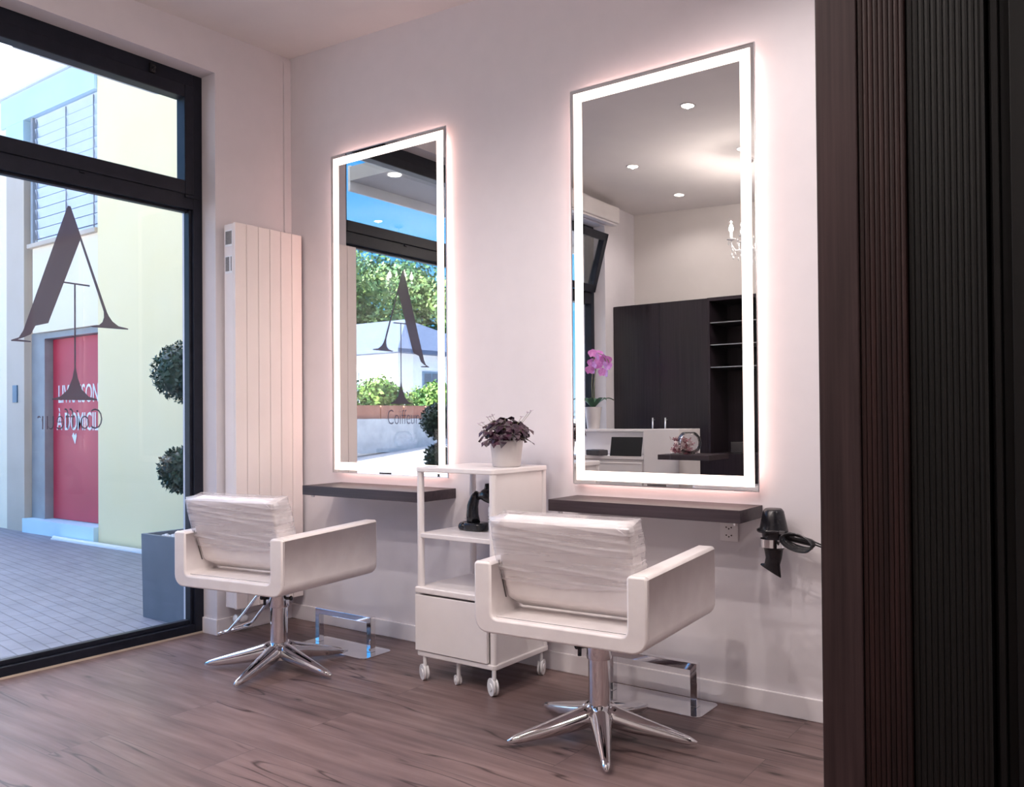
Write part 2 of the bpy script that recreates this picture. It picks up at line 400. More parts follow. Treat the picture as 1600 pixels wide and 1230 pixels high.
# baseboards
b = bm_new(); bx(b, 0, 3.6, -.015, 0, 0, .088); struct('baseboard_back', b, 'trimwhite', bevel=.003)
b = bm_new(); bx(b, 0, .013, W1a, 0, 0, .088); bx(b, -.123, .013, W1a-.012, W1a, 0, .088); struct('baseboard_left', b, 'trimwhite', bevel=.003)
b = bm_new(); bx(b, 0, .012, -.052, -.0005, .088, 3.39); struct('trim_1', b, 'wall', bevel=.002)

# ------------------------------------------------------------------ main shop window
win = sempty('window_1')
GX = -.182
b = bm_new()
X0, X1 = -.20, -.123
bx(b, X0, X1, W1a-.058, W1a, 0, W1z)                     # right jamb
bx(b, X0, X1, W1b, W1b+.06, 0, W1z)
bx(b, X0, X1, W1b+.06, W1a-.058, 0, .055)
bx(b, X0, X1, W1b+.06, W1a-.058, W1z-.075, W1z)
bx(b, X0, X1, W1b+.06, W1a-.058, 2.385, 2.475)             # transom
struct('window_frame', b, 'frame', win, bevel=.004)
b = bm_new()                                            # upper tilting sash
S0, S1 = -.195, -.112
bx(b, S0, S1, W1a-.115, W1a-.060, 2.465, W1z-.072)
bx(b, S0, S1, W1b+.062, W1b+.117, 2.465, W1z-.072)
bx(b, S0, S1, W1b+.117, W1a-.115, 2.465, 2.542)
bx(b, S0, S1, W1b+.117, W1a-.115, W1z-.145, W1z-.072)
struct('window_sash', b, 'frame', win, bevel=.005)
b = bm_new()                                            # glazing beads of lower pane
bx(b, -.190, -.140, W1a-.075, W1a-.058, .055, 2.385)
bx(b, -.190, -.150, W1b+.06, W1a-.075, .055, .080)
bx(b, -.190, -.150, W1b+.06, W1a-.075, 2.372, 2.386)
struct('glazing_bead', b, 'frame', win, bevel=.003)
b = bm_new(); bx(b, GX-.004, GX+.002, W1b+.06, W1a-.07, .06, 2.38); struct('lower_pane', b, 'glass', win)
b = bm_new(); bx(b, GX-.004, GX+.002, W1b+.12, W1a-.113, 2.54, W1z-.143); struct('upper_pane', b, 'glass', win)
b = bm_new(); bx(b, -.119, -.100, -.855, -.825, W1z-.072, W1z-.022); cyl(b, (-.102,-.84,W1z-.048), (-.085,-.84,W1z-.048), .010); struct('window_latch', b, 'blackp', win, bevel=.002)
b = bm_new(); bx(b, -.124, -.112, -.64, -.56, 2.448, 2.462); bx(b, -.124, -.112, -1.23, -1.205, 2.452, 2.462); struct('window_hinge', b, 'frame', win, bevel=.002)
b = bm_new(); bx(b, -.123, -.118, W1b, W1a, 0, .010); struct('threshold_strip', b, 'beige', win)
# logo film on the pane: coordinates (y, z)
b = bm_new()
def poly(pts):
    prism(b, pts, 0, GX+.003, GX+.0042)
poly([(-1.266,2.270),(-1.260,2.287),(-1.246,2.287),(-1.191,2.135),(-1.201,2.114),(-1.357,1.686),(-1.418,1.668),(-1.475,1.640)])
poly([(-1.475,1.640),(-1.418,1.668),(-1.440,1.625),(-1.475,1.606),(-1.500,1.596),(-1.44,1.592),(-1.44,1.586),(-1.530,1.586),(-1.530,1.592),(-1.495,1.606)])
poly([(-1.191,2.135),(-1.197,2.120),(-1.075,1.770),(-1.064,1.761),(-1.058,1.768)])
bell = [(-1.075,1.770),(-1.064,1.776),(-1.058,1.768)]
poly([(-1.075,1.770),(-1.058,1.768),(-1.048,1.748),(-1.028,1.722),(-.995,1.700),(-.942,1.692),(-.942,1.686),(-1.133,1.684),(-1.150,1.689),(-1.10,1.698),(-1.082,1.715),(-1.074,1.740)])
poly([(-1.282,1.902),(-1.149,1.899),(-1.149,1.891),(-1.282,1.894)])
poly([(-1.229,1.894),(-1.221,1.894),(-1.221,1.470),(-1.229,1.470)])
poly([(-1.229,1.470),(-1.221,1.470),(-1.212,1.420),(-1.190,1.360),(-1.155,1.325),(-1.112,1.313),(-1.112,1.307),(-1.338,1.307),(-1.338,1.313),(-1.298,1.325),(-1.262,1.360),(-1.238,1.420)])
obj('logo_film', b, 'decal', win)
# lettering reads from the street: text x-axis -> -y
mt = Matrix(((0,0,1,GX+.003),(-1,0,0,-1.085),(0,1,0,1.160),(0,0,0,1)))
text_obj('lettering', 'Coiffeur', .11, 'decal', mt, win, width=.325, height=.105, extr=.0006, bold=-.002)

# ------------------------------------------------------------------ second window with the tilted sash
w2 = sempty('window_2')
b = bm_new()
bx(b, X0, X1, W2a-.06, W2a, 0, W2z); bx(b, X0, X1, W2b, W2b+.06, 0, W2z)
bx(b, X0, X1, W2b+.06, W2a-.06, 0, .07); bx(b, X0, X1, W2b+.06, W2a-.06, W2z-.06, W2z); bx(b, X0, X1, W2b+.06, W2a-.06, 2.30, 2.42)
struct('window_frame', b, 'frame', w2, bevel=.004)
b = bm_new(); bx(b, -.164, -.158, W2b+.06, W2a-.06, .07, 2.30); struct('lower_pane', b, 'glass', w2)
rt_ = Matrix.Rotation(R(16), 3, 'Y'); pv = (-.12, 0, 2.42)
b = bm_new()
bx(b, -.13, -.07, W2a-.13, W2a-.065, 2.42, 2.99, rot=rt_, piv=pv); bx(b, -.13, -.07, W2b+.065, W2b+.13, 2.42, 2.99, rot=rt_, piv=pv)
bx(b, -.13, -.07, W2b+.065, W2a-.065, 2.42, 2.49, rot=rt_, piv=pv); bx(b, -.13, -.07, W2b+.065, W2a-.065, 2.92, 2.99, rot=rt_, piv=pv)
struct('window_sash', b, 'frame', w2, bevel=.004)
b = bm_new(); bx(b, -.105, -.099, W2b+.13, W2a-.13, 2.49, 2.92, rot=rt_, piv=pv); struct('upper_pane', b, 'glass', w2)
b = bm_new(); bx(b, .002, .115, -4.0, -2.95, 3.08, 3.235); o = obj('blind_cassette', b, 'whitelac', bevel=.012)
tag(o, 'white roller blind cassette mounted above the tilted window', 'blind cassette')
b = bm_new(); bx(b, .03, .095, -3.98, -2.97, 3.060, 3.078); obj('bottom_rail', b, 'trimwhite', o, bevel=.004)

# ================================================================== LIT MIRRORS
def make_mirror(x0, x1, label):
    cx = (x0+x1)/2; w = (x1-x0)/2; z0, z1 = .892, 2.721
    t = thing('lit_wall_mirror', label, 'mirror', (cx, 0, z0), 0); H = z1-z0
    b = bm_new(); bx(b, -w+.05, w-.05, -.030, -.001, .05, H-.05); obj('housing', b, 'whitelac', t)
    b = bm_new()
    for s in (-1, 1): bx(b, s*(w-.047), s*(w-.040), -.028, -.006, .05, H-.05)
    bx(b, -w+.047, w-.047, -.028, -.006, .040, .047); bx(b, -w+.047, w-.047, -.028, -.006, H-.047, H-.040)
    obj('backlight_strip', b, 'ledback', t)
    b = bm_new(); bx(b, -w, w, -.036, -.031, 0, H); obj('mirror_glass', b, 'mirror', t)
    i0, i1 = .018, .062
    b = bm_new()
    for s in (-1, 1): bx(b, s*(w-i0), s*(w-i1), -.0375, -.0362, i0, H-i0)
    bx(b, -w+i1, w-i1, -.0375, -.0362, i0, i1); bx(b, -w+i1, w-i1, -.0375, -.0362, H-i1, H-i0)
    obj('light_band', b, 'led', t)
    # thin polished rim round the pane
    b = bm_new(); q = .003
    for s in (-1, 1): bx(b, s*(w-q), s*(w+.001), -.0375, -.030, -.001, H+.001)
    bx(b, -w+q, w-q, -.0375, -.030, -.001, q); bx(b, -w+q, w-q, -.0375, -.030, H-q, H+.001)
    obj('rim', b, 'brushed', t)
    b = bm_new(); bx(b, -.06, .03, -.0378, -.036, .004, .013); obj('touch_sensor', b, 'seam_shade', t)
    return t
make_mirror(.406, 1.277, 'tall backlit mirror nearer the shop window, reflecting street and trees')
make_mirror(2.041, 2.924, 'tall backlit mirror above the hair dryer side, reflecting dark wardrobe and downlights')

# ================================================================== SHELVES
def shelf(x0, x1, d, label, far_knob=True):
    t = thing('wall_shelf', label, 'shelf', ((x0+x1)/2, 0, .785), 0); w = (x1-x0)/2
    b = bm_new(); bx(b, -w, w, -d, -.0005, 0, .051); obj('shelf_board', b, 'darkwood', t, bevel=.0015)
    for s in (-1, 1):
        b = bm_new(); cyl(b, (s*(w-.035), -d+.045, -.014), (s*(w-.035), -d+.045, 0), .010, .013); obj('foot_knob', b, 'brushed', t)
    return t
shelf(.435, 1.300, .285, 'dark wood floating shelf under the mirror beside the radiator')
shelf(2.038, 2.925, .245, 'dark wood floating shelf under the mirror next to the hair dryer')

# ================================================================== RADIATOR
t = thing('panel_radiator', 'tall white vertical flat panel radiator beside the shop window', 'radiator', (.0, 0, 0))
b = bm_new(); ys = [-.494,-.416,-.336,-.256,-.178,-.098,-.022]
for a, c in zip(ys, ys[1:]): bx(b, .112, .130, a+.0015, c-.0015, .150, 2.300)
obj('front_panel', b, 'radiator', t, bevel=.003)
b = bm_new(); bx(b, .030, .1115, -.492, -.024, .155, 2.296); bx(b,.004,.03,-.45,-.40,.5,.55); bx(b,.004,.03,-.45,-.40,1.9,1.95); bx(b,.004,.03,-.12,-.07,1.9,1.95); obj('radiator_body', b, 'radiator', t, bevel=.002)
b = bm_new(); bx(b, .052, .105, -.075, -.040, 2.2962, 2.2975); obj('air_vent', b, 'seam_shade', t)
def sticker(z0, z1, gaps):
    b = bm_new(); bx(b, .040, .104, -.4935, -.4922, z0, z1, 0)
    n = 16
    for i in range(n):
        if i in gaps: continue
        xx = .044+i*.0036; bx(b, xx, xx+(.0022 if i % 3 else .0012), -.4940, -.4934, z0+.012, z1-.006, 1)
    return b
obj('barcode_sticker', sticker(2.17, 2.262, ()), ['paper', 'seam_shade'], t)
obj('barcode_sticker', sticker(2.02, 2.118, (10, 11, 12)), ['paper', 'seam_shade'], t)
obj('barcode_sticker', sticker(.30, .375, (4, 9)), ['paper', 'seam_shade'], t)
v = thing('thermostat_valve', 'white thermostatic valve on chromed pipe below the radiator', 'valve', (.085, -.475, 0))
b = bm_new(); lathe(b, [(.014,0),(.020,.004),(.021,.02),(.017,.024),(.024,.032),(.026,.06),(.022,.078),(.012,.084)], (.0,.0,.095), rot=Matrix.Rotation(R(78), 3, 'X').to_3x3() @ Matrix.Rotation(PI, 3, 'X')); auto(obj('thermostat_head', b, 'porcelain', v), 50)
b = bm_new(); tube(b, [(0,.02,.095),(-.0,.055,.093),(-.03,.055,.093),(-.068,.055,.09)], .009); tube(b, [(-.0,.055,.093),(0,.055,.168)], .008); obj('pipe', b, 'brushed', v)
v.rotation_euler.z = 0

# ================================================================== SALON CHAIRS
def make_chair(label):
    t = thing('salon_chair', label, 'chair')
    W, D, T = .338, .333, .072; zb, zt, zs = .425, .688, .487
    # U shaped shell profile in x,z, rounded outside corners
    def arc(cx, cz, r, a0, a1, n=6): return [(cx+r*math.cos(R(a0+(a1-a0)*i/n)), cz+r*math.sin(R(a0+(a1-a0)*i/n))) for i in range(n+1)]
    ro = .055; ri = .022
    prof = arc(-W+ro, zb+ro, ro, 180, 270) + arc(W-ro, zb+ro, ro, 270, 360)
    prof += arc(W-.010, zt-.010, .010, 0, 90, 2) + arc(W-T+.010, zt-.010, .010, 90, 180, 2)
    prof += arc(W-T-ri, zs+ri-.008, ri, 0, -90, 3)[0:] + arc(-W+T+ri, zs+ri-.008, ri, 270, 180, 3)
    prof += arc(-W+T-.010, zt-.010, .010, 0, 90, 2) + arc(-W+.010, zt-.010, .010, 90, 180, 2)
    b = bm_new(); prism(b, prof, 1, -D, D)
    # arms rise a touch towards the front, as in the photo
    for v_ in b.verts:
        if v_.co.z > .6: v_.co.z += .008*(v_.co.y/D)
    auto(obj('armrest_shell', b, 'vinyl', t, bevel=.009, seg=3), 30)
    # piping seams along both ends of the shell
    for sx_ in (-1, 1):
        b = bm_new(); tube(b, [(sx_*(W+.0003), -D+.014, z) for z in (zb+.055, .5, .6, zt-.012)] + [(sx_*(W-.010-i*.0125), -D+.014, zt-.0068) for i in range(5)], .0011, 6)
        obj('seam_piping', b, 'vinyl', t)
    # seat cushion
    b = bm_new(); bx(b, -W+T+.001, W-T-.001, -D+.022, D-.004, zs-.045, zs-.002); auto(obj('seat', b, 'vinyl', t, bevel=.006, seg=3), 30)
    b = bm_new(); tube(b, [(-W+T+.004, -D+.024, zs-.0045), (W-T-.004, -D+.024, zs-.0045)], .0012, 6)
    tube(b, [(-W+T+.004, -D+.024, zs-.0045), (-W+T+.004, D-.03, zs-.0045)], .0012, 6); obj('seat_seam', b, 'seam_shade', t)
    # back cushion, leaning backwards (towards -y)
    b = bm_new(); n = 10; hgt = .298; th = .088
    a = math.atan2(.088, .30); pv0 = Vector((0, -.232, .540)); rr = Matrix.Rotation(a, 3, 'X')
    def cs(u, v_, w_):   # u -1..1 across, v 0..1 up, w 0..1 thickness forward
        hw = .261 + .002*min(1, max(0, (v_-.35)/.4))
        p = Vector((u*hw, w_*th + .005*math.sin(max(0,min(1,v_))*PI)*(1 if w_ > .5 else -1), v_*hgt - (.080*w_*(1-v_) if v_ < 1 else 0))); return rr @ p + pv0
    gr = {}
    for i in range(n+1):
        for j in range(n+1):
            for k in (0, 1): gr[i,j,k] = b.verts.new(cs(-1+2*i/n, j/n, k))
    for i in range(n):
        for j in range(n):
            b.faces.new((gr[i,j,0], gr[i,j+1,0], gr[i+1,j+1,0], gr[i+1,j,0])); b.faces.new((gr[i,j,1], gr[i+1,j,1], gr[i+1,j+1,1], gr[i,j+1,1]))
    for i in range(n):
        b.faces.new((gr[i,0,0], gr[i+1,0,0], gr[i+1,0,1], gr[i,0,1])); b.faces.new((gr[i,n,0], gr[i,n,1], gr[i+1,n,1], gr[i+1,n,0]))
        b.faces.new((gr[0,i,0], gr[0,i,1], gr[0,i+1,1], gr[0,i+1,0])); b.faces.new((gr[n,i,0], gr[n,i+1,0], gr[n,i+1,1], gr[n,i,1]))
    br_ = auto(obj('backrest', b, 'vinyl', t, bevel=.016, seg=4), 30)
    b = bm_new(); tube(b, [cs(-1, q/8, 0)+Vector((-.002, -.001, 0)) for q in range(0, 5)], .0022, 6); obj('gap_shade_line', b, 'seam_shade', br_)  # dark strip painting the shade in the gap between cushion and arm
    # thin plastic film pulled over the upper part
    b = bm_new(); NU, NV = 120, 96; ph = [.7, 2.1, 4.0, 5.2]
    nz = __import__('mathutils').noise
    def wr(p, v_):
        f = nz.noise(Vector((p.x*1.5, p.z*30+2.2*p.x, 1.7)))
        g = nz.noise(Vector((p.x*3.0+3, p.z*60-4*p.x, 4.1)))
        return .0042*((1-abs(f)*2)**3-.3)*(1.15-.45*v_) + .0010*g
    def ring(v_):
        o_ = []
        off = .0065
        for i in range(NU):
            s = i/NU*4
            if s < 1.6: u = -1+2*s/1.6; w_ = -off/th; uu = u*(1+off/.27)
            elif s < 2.0: uu = 1+off/.27; w_ = -off/th + (s-1.6)/.4*(1+2*off/th)
            elif s < 3.6: uu = (1-2*(s-2)/1.6)*(1+off/.27); w_ = 1+off/th
            else: uu = -1-off/.27; w_ = 1+off/th-(s-3.6)/.4*(1+2*off/th)
            lo = .030*math.sin(uu*3.1+ph[3])+.012*math.sin(uu*9)
            p = cs(uu, v_+lo*max(0, 1-(v_-.22)/.25), w_)
            p += (rr @ Vector((0, -1 if w_ < 0 else 1, 0)))*wr(p, v_)*(1 if abs(uu) < 1.015 else .5)
            if abs(uu) > 1.015: p.x += math.copysign(.004+.004*nz.noise(Vector((w_*3, v_*9, uu))), uu)
            o_.append(b.verts.new(p))
        return o_
    rings = [ring(.22+.80*j/NV) for j in range(NV+1)]
    for A, B_ in zip(rings, rings[1:]):
        for i in range(NU): b.faces.new((A[i], A[(i+1) % NU], B_[(i+1) % NU], B_[i]))
    top = rings[-1]; k_ = int(NU*.1)
    cen = [b.verts.new((top[i].co+top[(-i-k_*2) % NU].co)/2+Vector((0,0,.003+.003*nz.noise(Vector((i*.2,1,2)))))) for i in range(0, int(NU*.4)+1)]
    for i in range(int(NU*.4)):
        b.faces.new((top[i], top[i+1], cen[i+1], cen[i]))
        j0, j1 = (-i-k_*2) % NU, (-i-k_*2-1) % NU
        b.faces.new((top[j0], cen[i], cen[i+1], top[j1]))
    for sx_ in (-1, 1):      # pinched corners of the bag
        vv = [b.verts.new(q) for q in (cs(sx_*.86, 1.028, -.08), cs(sx_*1.075, 1.045, .1), cs(sx_*.90, 1.025, .8), cs(sx_*1.03, .90, .5), cs(sx_*1.03, .92, -.08))]
        b.faces.new((vv[0], vv[1], vv[2])); b.faces.new((vv[1], vv[3], vv[2])); b.faces.new((vv[0], vv[4], vv[1])); b.faces.new((vv[4], vv[3], vv[1]))
    f_ = obj('plastic_cover', b, 'film', br_, smooth=True); f_['label'] = 'clear wrinkled plastic wrap'
    # metal under-structure
    b = bm_new(); bx(b, -.10, .10, -.09, .09, .408, .4245); auto(obj('mounting_plate', b, 'blackp', t, bevel=.004), 30)
    b = bm_new(); lathe(b, [(.046,.296),(.0475,.302),(.0485,.400),(.046,.408)], seg=36); lathe(b, [(.041,.085),(.041,.298)], seg=36)
    auto(obj('column', b, 'chrome', t), 40)
    b = bm_new(); tube(b, [(-.03,-.01,.335),(-.068,-.02,.337)], .007); cyl(b, (-.070,-.045,.340), (-.070,.005,.330), .011, .009); cyl(b, (-.070,-.022,.352), (-.070,-.024,.300), .0075)
    obj('lock_lever', b, 'blackp', t, smooth=True)
    b = bm_new(); tube(b, [(.03,.0,.338),(.070,.0,.342),(.078,.0,.343)], [.007,.008,.012], 10); obj('height_lever', b, 'blackp', t, smooth=True)
    b = bm_new()                      # foot pump pedal bail
    tube(b, [(-.040,.055,.375),(-.10,.06,.345),(-.20,.07,.255),(-.305,.085,.165),(-.335,.09,.150)], .0062)
    tube(b, [(-.040,-.055,.375),(-.10,-.055,.340),(-.20,-.06,.240),(-.29,-.07,.155),(-.315,-.075,.142)], .0062)
    tube(b, [(-.352,.13,.158),(-.345,.09,.150),(-.335,.0,.143),(-.322,-.075,.140),(-.320,-.11,.144)], [.004,.0095,.011,.0095,.004])
    prism(b, [(-.335,-.07),(-.335,.085),(-.30,.08),(-.30,-.065)], 2, .145, .150)
    obj('pump_pedal', b, 'chrome', t, smooth=True)
    # star base
    b = bm_new(); lathe(b, [(.058,.048),(.062,.060),(.060,.100),(.046,.118),(.044,.124)], seg=36); auto(obj('base_hub', b, 'chrome', t), 40)
    for k in range(5):
        a = R(160+72*k)
        b = bm_new()
        pts, rad = [], []
        for s in [i/12 for i in range(13)]:
            r = .035+.325*s; z = .088-.066*s**.85 + .0*s; pts.append((r*math.cos(a), r*math.sin(a), z)); rad.append(.033*(1-s)**.75+.010 if s < .98 else .006)
        tube(b, pts, rad, 14)
        o = obj('base_leg', b, 'chrome', t, smooth=True)
    return t
c2 = make_chair('white salon chair with plastic wrapped back in front of the rolling trolley')
c2.location = (2.52, -.63, 0)
c1 = copy_tree(c2); c1['label'] = 'white salon chair with plastic wrapped back beside the shop window'
c1.location = (.795, -.735, 0)
TH2, TH1 = R(94-90), R(97.5-90)
c2.rotation_euler.z = TH2; c1.rotation_euler.z = TH1
def set_legs(ch, rz, base):
    # the star bases stand at their own angle below the turned seats
    for o in ch.children:
        if o.name.startswith('base_leg') or o.name.startswith('base_hub'): o.rotation_euler.z = R(base)-rz
set_legs(c2, TH2, 0); set_legs(c1, TH1, -15)
for o in c1.children:
    if o.name.startswith('pump_pedal'): o.rotation_euler.z = R(-6)
for o in list(c2.children):      # hidden behind the column on this chair
    if o.name.startswith('pump_pedal'): bpy.data.objects.remove(o)

# ================================================================== FOOTRESTS
def footrest(x, y, rz, label):
    t = thing('footrest', label, 'footrest', (x, y, 0), rz)
    # origin: centre of plate; plate .52 x .21
    w, d, rc = .26, .104, .03
    pl = []
    for cx_, cy_, a0 in ((w-rc, d-rc, 0), (-w+rc, d-rc, 90), (-w+rc, -d+rc, 180), (w-rc, -d+rc, 270)):
        pl += [(cx_+rc*math.cos(R(a0+18*i)), cy_+rc*math.sin(R(a0+18*i))) for i in range(6)]
    b = bm_new(); prism(b, pl, 2, 0, .006); obj('base_plate', b, 'chrome', t, bevel=.001)
    b = bm_new(); y0, y1 = .000, .035; xa, xb = -.215, .205; H = .185; q = .030
    prism(b, [(xa,.0062),(xa+q,.0062),(xa+q,H-q),(xb-q,H-q),(xb-q,.0062),(xb,.0062),(xb,H),(xa,H)], 1, y0, y1); obj('foot_bar', b, 'chrome', t, bevel=.002)
    return t
footrest(.783, -.313, 0, 'chromed footrest on a floor plate beneath the shelf by the radiator')
footrest(2.487, -.140, 0, 'chromed footrest on a floor plate partly behind the column of the chair by the trolley')

# ================================================================== TROLLEY
t = thing('rolling_trolley', 'white open trolley on castors between the two mirrors', 'trolley', (1.695, -.283, 0))
w, d, z0, z1 = .225, .207, .112, .976
def rp(w, d, r): 
    pl = []
    for cx_, cy_, a0 in ((w-r, d-r, 0), (-w+r, d-r, 90), (-w+r, -d+r, 180), (w-r, -d+r, 270)):
        pl += [(cx_+r*math.cos(R(a0+22.5*i)), cy_+r*math.sin(R(a0+22.5*i))) for i in range(5)]
    return pl
b = bm_new(); prism(b, rp(w+.004, d+.004, .02), 2, z1-.022, z1); obj('top', b, 'whitelac', t, bevel=.004, seg=3)
b = bm_new(); prism(b, rp(w+.004, d+.004, .02), 2, z0, z0+.022); obj('bottom_tray', b, 'whitelac', t, bevel=.004, seg=3)
for sx_ in (-1, 1):
    for sy_ in (-1, 1):
        b = bm_new(); prism(b, [(p[0]+sx_*(w-.015), p[1]+sy_*(d-.015)) for p in rp(.015, .015, .012)], 2, z0+.022, z1-.022); obj('corner_post', b, 'whitelac', t)
b = bm_new(); bx(b, w-.014, w-.008, -d+.031, d-.031, z0+.022, z1-.022); obj('side_panel', b, 'whitelac', t)
b = bm_new(); bx(b, -w+.031, w-.031, d-.016, d-.010, z0+.022, .40); obj('back_panel', b, 'whitelac', t)
b = bm_new(); bx(b, -w+.008, -w+.014, -d+.031, d-.031, z0+.022, .40); obj('side_panel', b, 'whitelac', t)
b = bm_new(); bx(b, -.055, -.035, d-.024, d-.006, .40, z1-.022); obj('back_stile', b, 'whitelac', t)
b = bm_new(); bx(b, -w+.008, w-.016, -d+.002, d-.02, .652, .674); obj('shelf', b, 'whitelac', t, bevel=.003)
b = bm_new(); bx(b, -w-.002, w-.016, -d-.012, d-.02, .400, .428); obj('shelf', b, 'whitelac', t, bevel=.006, seg=3)
b = bm_new(); bx(b, -w-.002, w-.036, -d-.010, -d+.010, z0+.026, .392); bx(b, -w+.02, w-.05, -d+.010, d-.03, z0+.03, .36); obj('drawer', b, 'whitelac', t, bevel=.002)
def castor(x, y, h, r, rz, nm='castor'):
    b = bm_new(); rm = rotz(rz)
    def L(p): q = rm @ Vector(p); return (q.x+x, q.y+y, q.z)
    cyl(b, L((-.012,0,r)), L((-.003,0,r)), r, r, 28); cyl(b, L((.003,0,r)), L((.012,0,r)), r, r, 28); cyl(b, L((-.0155,0,r)), L((.0155,0,r)), r*.45, r*.45, 20)
    cyl(b, L((0,-.012,r+.01)), L((0,-.012,h)), .0095, .0095, 14)
    bx_ = [(0,-.012,r+.012),(0,-.006,r*1.25),(0,0,r)]; tube(b, [L(p) for p in bx_], [.010,.012,.009], 10)
    return auto(obj(nm, b, 'porcelain', t), 40)
castor(-w+.03, -d+.015, z0, .036, R(62)); castor(w-.02, -d+.012, z0, .038, R(60)); castor(w-.02, d-.03, z0, .036, R(20)); castor(-w+.03, d-.03, z0, .036, R(50))
castor(-.02, -d+.045, z0, .022, R(60), 'support_castor')

# things on the trolley
t = thing('potted_oxalis', 'grey ribbed pot of dark purple clover leaves on the trolley top', 'plant', (1.822, -.262, .976))
b = bm_new(); n = 72; prof = [(.058,.0),(.064,.004),(.076,.112),(.077,.122),(.072,.122),(.070,.108)]
rings = []
for r, z in prof:
    rings.append([b.verts.new(((r*(1+(.010 if i % 3 == 0 and .004 < z < .115 else 0)))*math.cos(2*PI*i/n), (r*(1+(.010 if i % 3 == 0 and .004 < z < .115 else 0)))*math.sin(2*PI*i/n), z)) for i in range(n)])
for A, B_ in zip(rings, rings[1:]):
    for i in range(n): b.faces.new((A[i], A[(i+1) % n], B_[(i+1) % n], B_[i]))
b.faces.new(rings[0][::-1])
obj('pot', b, 'pot', t, smooth=True)
b = bm_new(); lathe(b, [(.0005,.107),(.0705,.107)], seg=24); obj('soil', b, 'soil', t)
rg = random.Random(3); bl = bm_new(); bs = bm_new(); bf = bm_new()
def leaf_tri(bm, c, nrm, size, rg):
    """three wedge leaflets of an oxalis leaf"""
    q = Vector(nrm).normalized().to_track_quat('Z', 'Y'); a0 = rg.uniform(0, 6)
    for k in range(3):
        a = a0+2*PI*k/3; fold = rg.uniform(.15, .5)
        P = lambda r, da, h: Vector(c)+q @ Vector((r*math.cos(a+da), r*math.sin(a+da), h))
        v = [bm.verts.new(p) for p in (P(0,0,0), P(size*.98,-.55,-fold*size*.5), P(size*.92,0,0.02*size), P(size*.98,.55,-fold*size*.5))]
        bm.faces.new((v[0], v[1], v[2])); bm.faces.new((v[0], v[2], v[3]))
for i in range(78):
    a = rg.uniform(0, 2*PI); r = math.sqrt(rg.random()); top = rg.uniform(.125, .205)
    if r > .75: top = rg.uniform(.115, .185)
    rr_ = r*.118; p = Vector((rr_*math.cos(a), rr_*math.sin(a), top+.022*(1-r)))
    base = Vector((p.x*.35, p.y*.35, .108)); mid = (p+base)/2+Vector((0,0,.018))
    tube(bs, [base, mid, p], .0016, 5)
    leaf_tri(bl, p, (p.x*6, p.y*6, .6+rg.uniform(-.3,.3)), rg.uniform(.030, .045), rg)
for (fx, fy, fz) in ((-.07,-.05,.225),(-.055,-.03,.235),(-.045,-.06,.228),(-.10,-.05,.20),(.10,.03,.245),(.085,.0,.225),(-.115,-.06,.195),(.108,.045,.252)):
    base = Vector((fx*.3, fy*.3, .11)); tube(bs, [base, (Vector((fx,fy,fz))+base)/2+Vector((0,0,.02)), (fx,fy,fz)], .0010, 5)
    for k in range(5):
        a = 2*PI*k/5; c = Vector((fx,fy,fz)); u = Vector((math.cos(a), math.sin(a), .5)); s = Vector((-math.sin(a), math.cos(a), 0))
        v = [bf.verts.new(c), bf.verts.new(c+u*.009+s*.004), bf.verts.new(c+u*.013), bf.verts.new(c+u*.009-s*.004)]; bf.faces.new(v)
obj('leaf', bl, 'purpleleaf', t, recalc=False)['kind'] = 'stuff'
obj('stem', bs, 'stem', t)['kind'] = 'stuff'
obj('flower', bf, 'lilacpetal', t, recalc=False)['kind'] = 'stuff'

# black styling tool standing on its charging base
t = thing('styling_tool_stand', 'black styling tool stand on the trolley shelf behind the chair', 'styling tool', (1.660, -.285, .675))
b = bm_new(); pl = rp(.058, .045, .03); prism(b, pl, 2, 0, .038); lathe(b, [(.03,.0),(.032,.012),(.03,.030),(.012,.04)], (-.062,-.008,0), 20)
auto(obj('stand_base', b, 'blackp', t, bevel=.010, seg=3), 30)
b = bm_new(); tube(b, [(-.015,0,.03),(-.022,0,.07),(-.020,0,.115),(-.006,0,.155),(.010,0,.175)], [.036,.033,.030,.026,.018], 16, sx=1, sy=.8); obj('neck', b, 'blackp', t, smooth=True)
b = bm_new(); tube(b, [(.0,0,.150),(.03,0,.165),(.062,0,.168),(.105,0,.165)], [.010,.020,.034,.040], 18); cyl(b, (.075,0,.19), (.070,0,.222), .022, .014)
obj('nozzle', b, 'blackp', t, smooth=True)
b = bm_new(); cyl(b, (-.040,-.030,.055), (-.040,-.033,.055), .004, .004, 12); obj('indicator', b, 'brushed', t)
t = thing('product_jar', 'white cosmetics jar with grey print on the trolley shelf', 'jar', (1.778, -.285, .675))
b = bm_new(); lathe(b, [(.034,0),(.036,.004),(.036,.085),(.030,.092)], seg=32); auto(obj('jar_body', b, 'porcelain', t), 40)
b = bm_new(); lathe(b, [(.037,.092),(.037,.112),(.035,.116)], seg=32); auto(obj('lid', b, 'porcelain', t), 40)
b = bm_new()
for r_ in range(3):
    for k in range(9):
        a = R(190+k*16); bx(b, .0362*math.cos(a)-.003, .0362*math.cos(a)+.003, .0362*math.sin(a)-.0008, .0362*math.sin(a)+.0008, .070-r_*.012, .074-r_*.012)
obj('label_print', b, 'doorgrey', t)

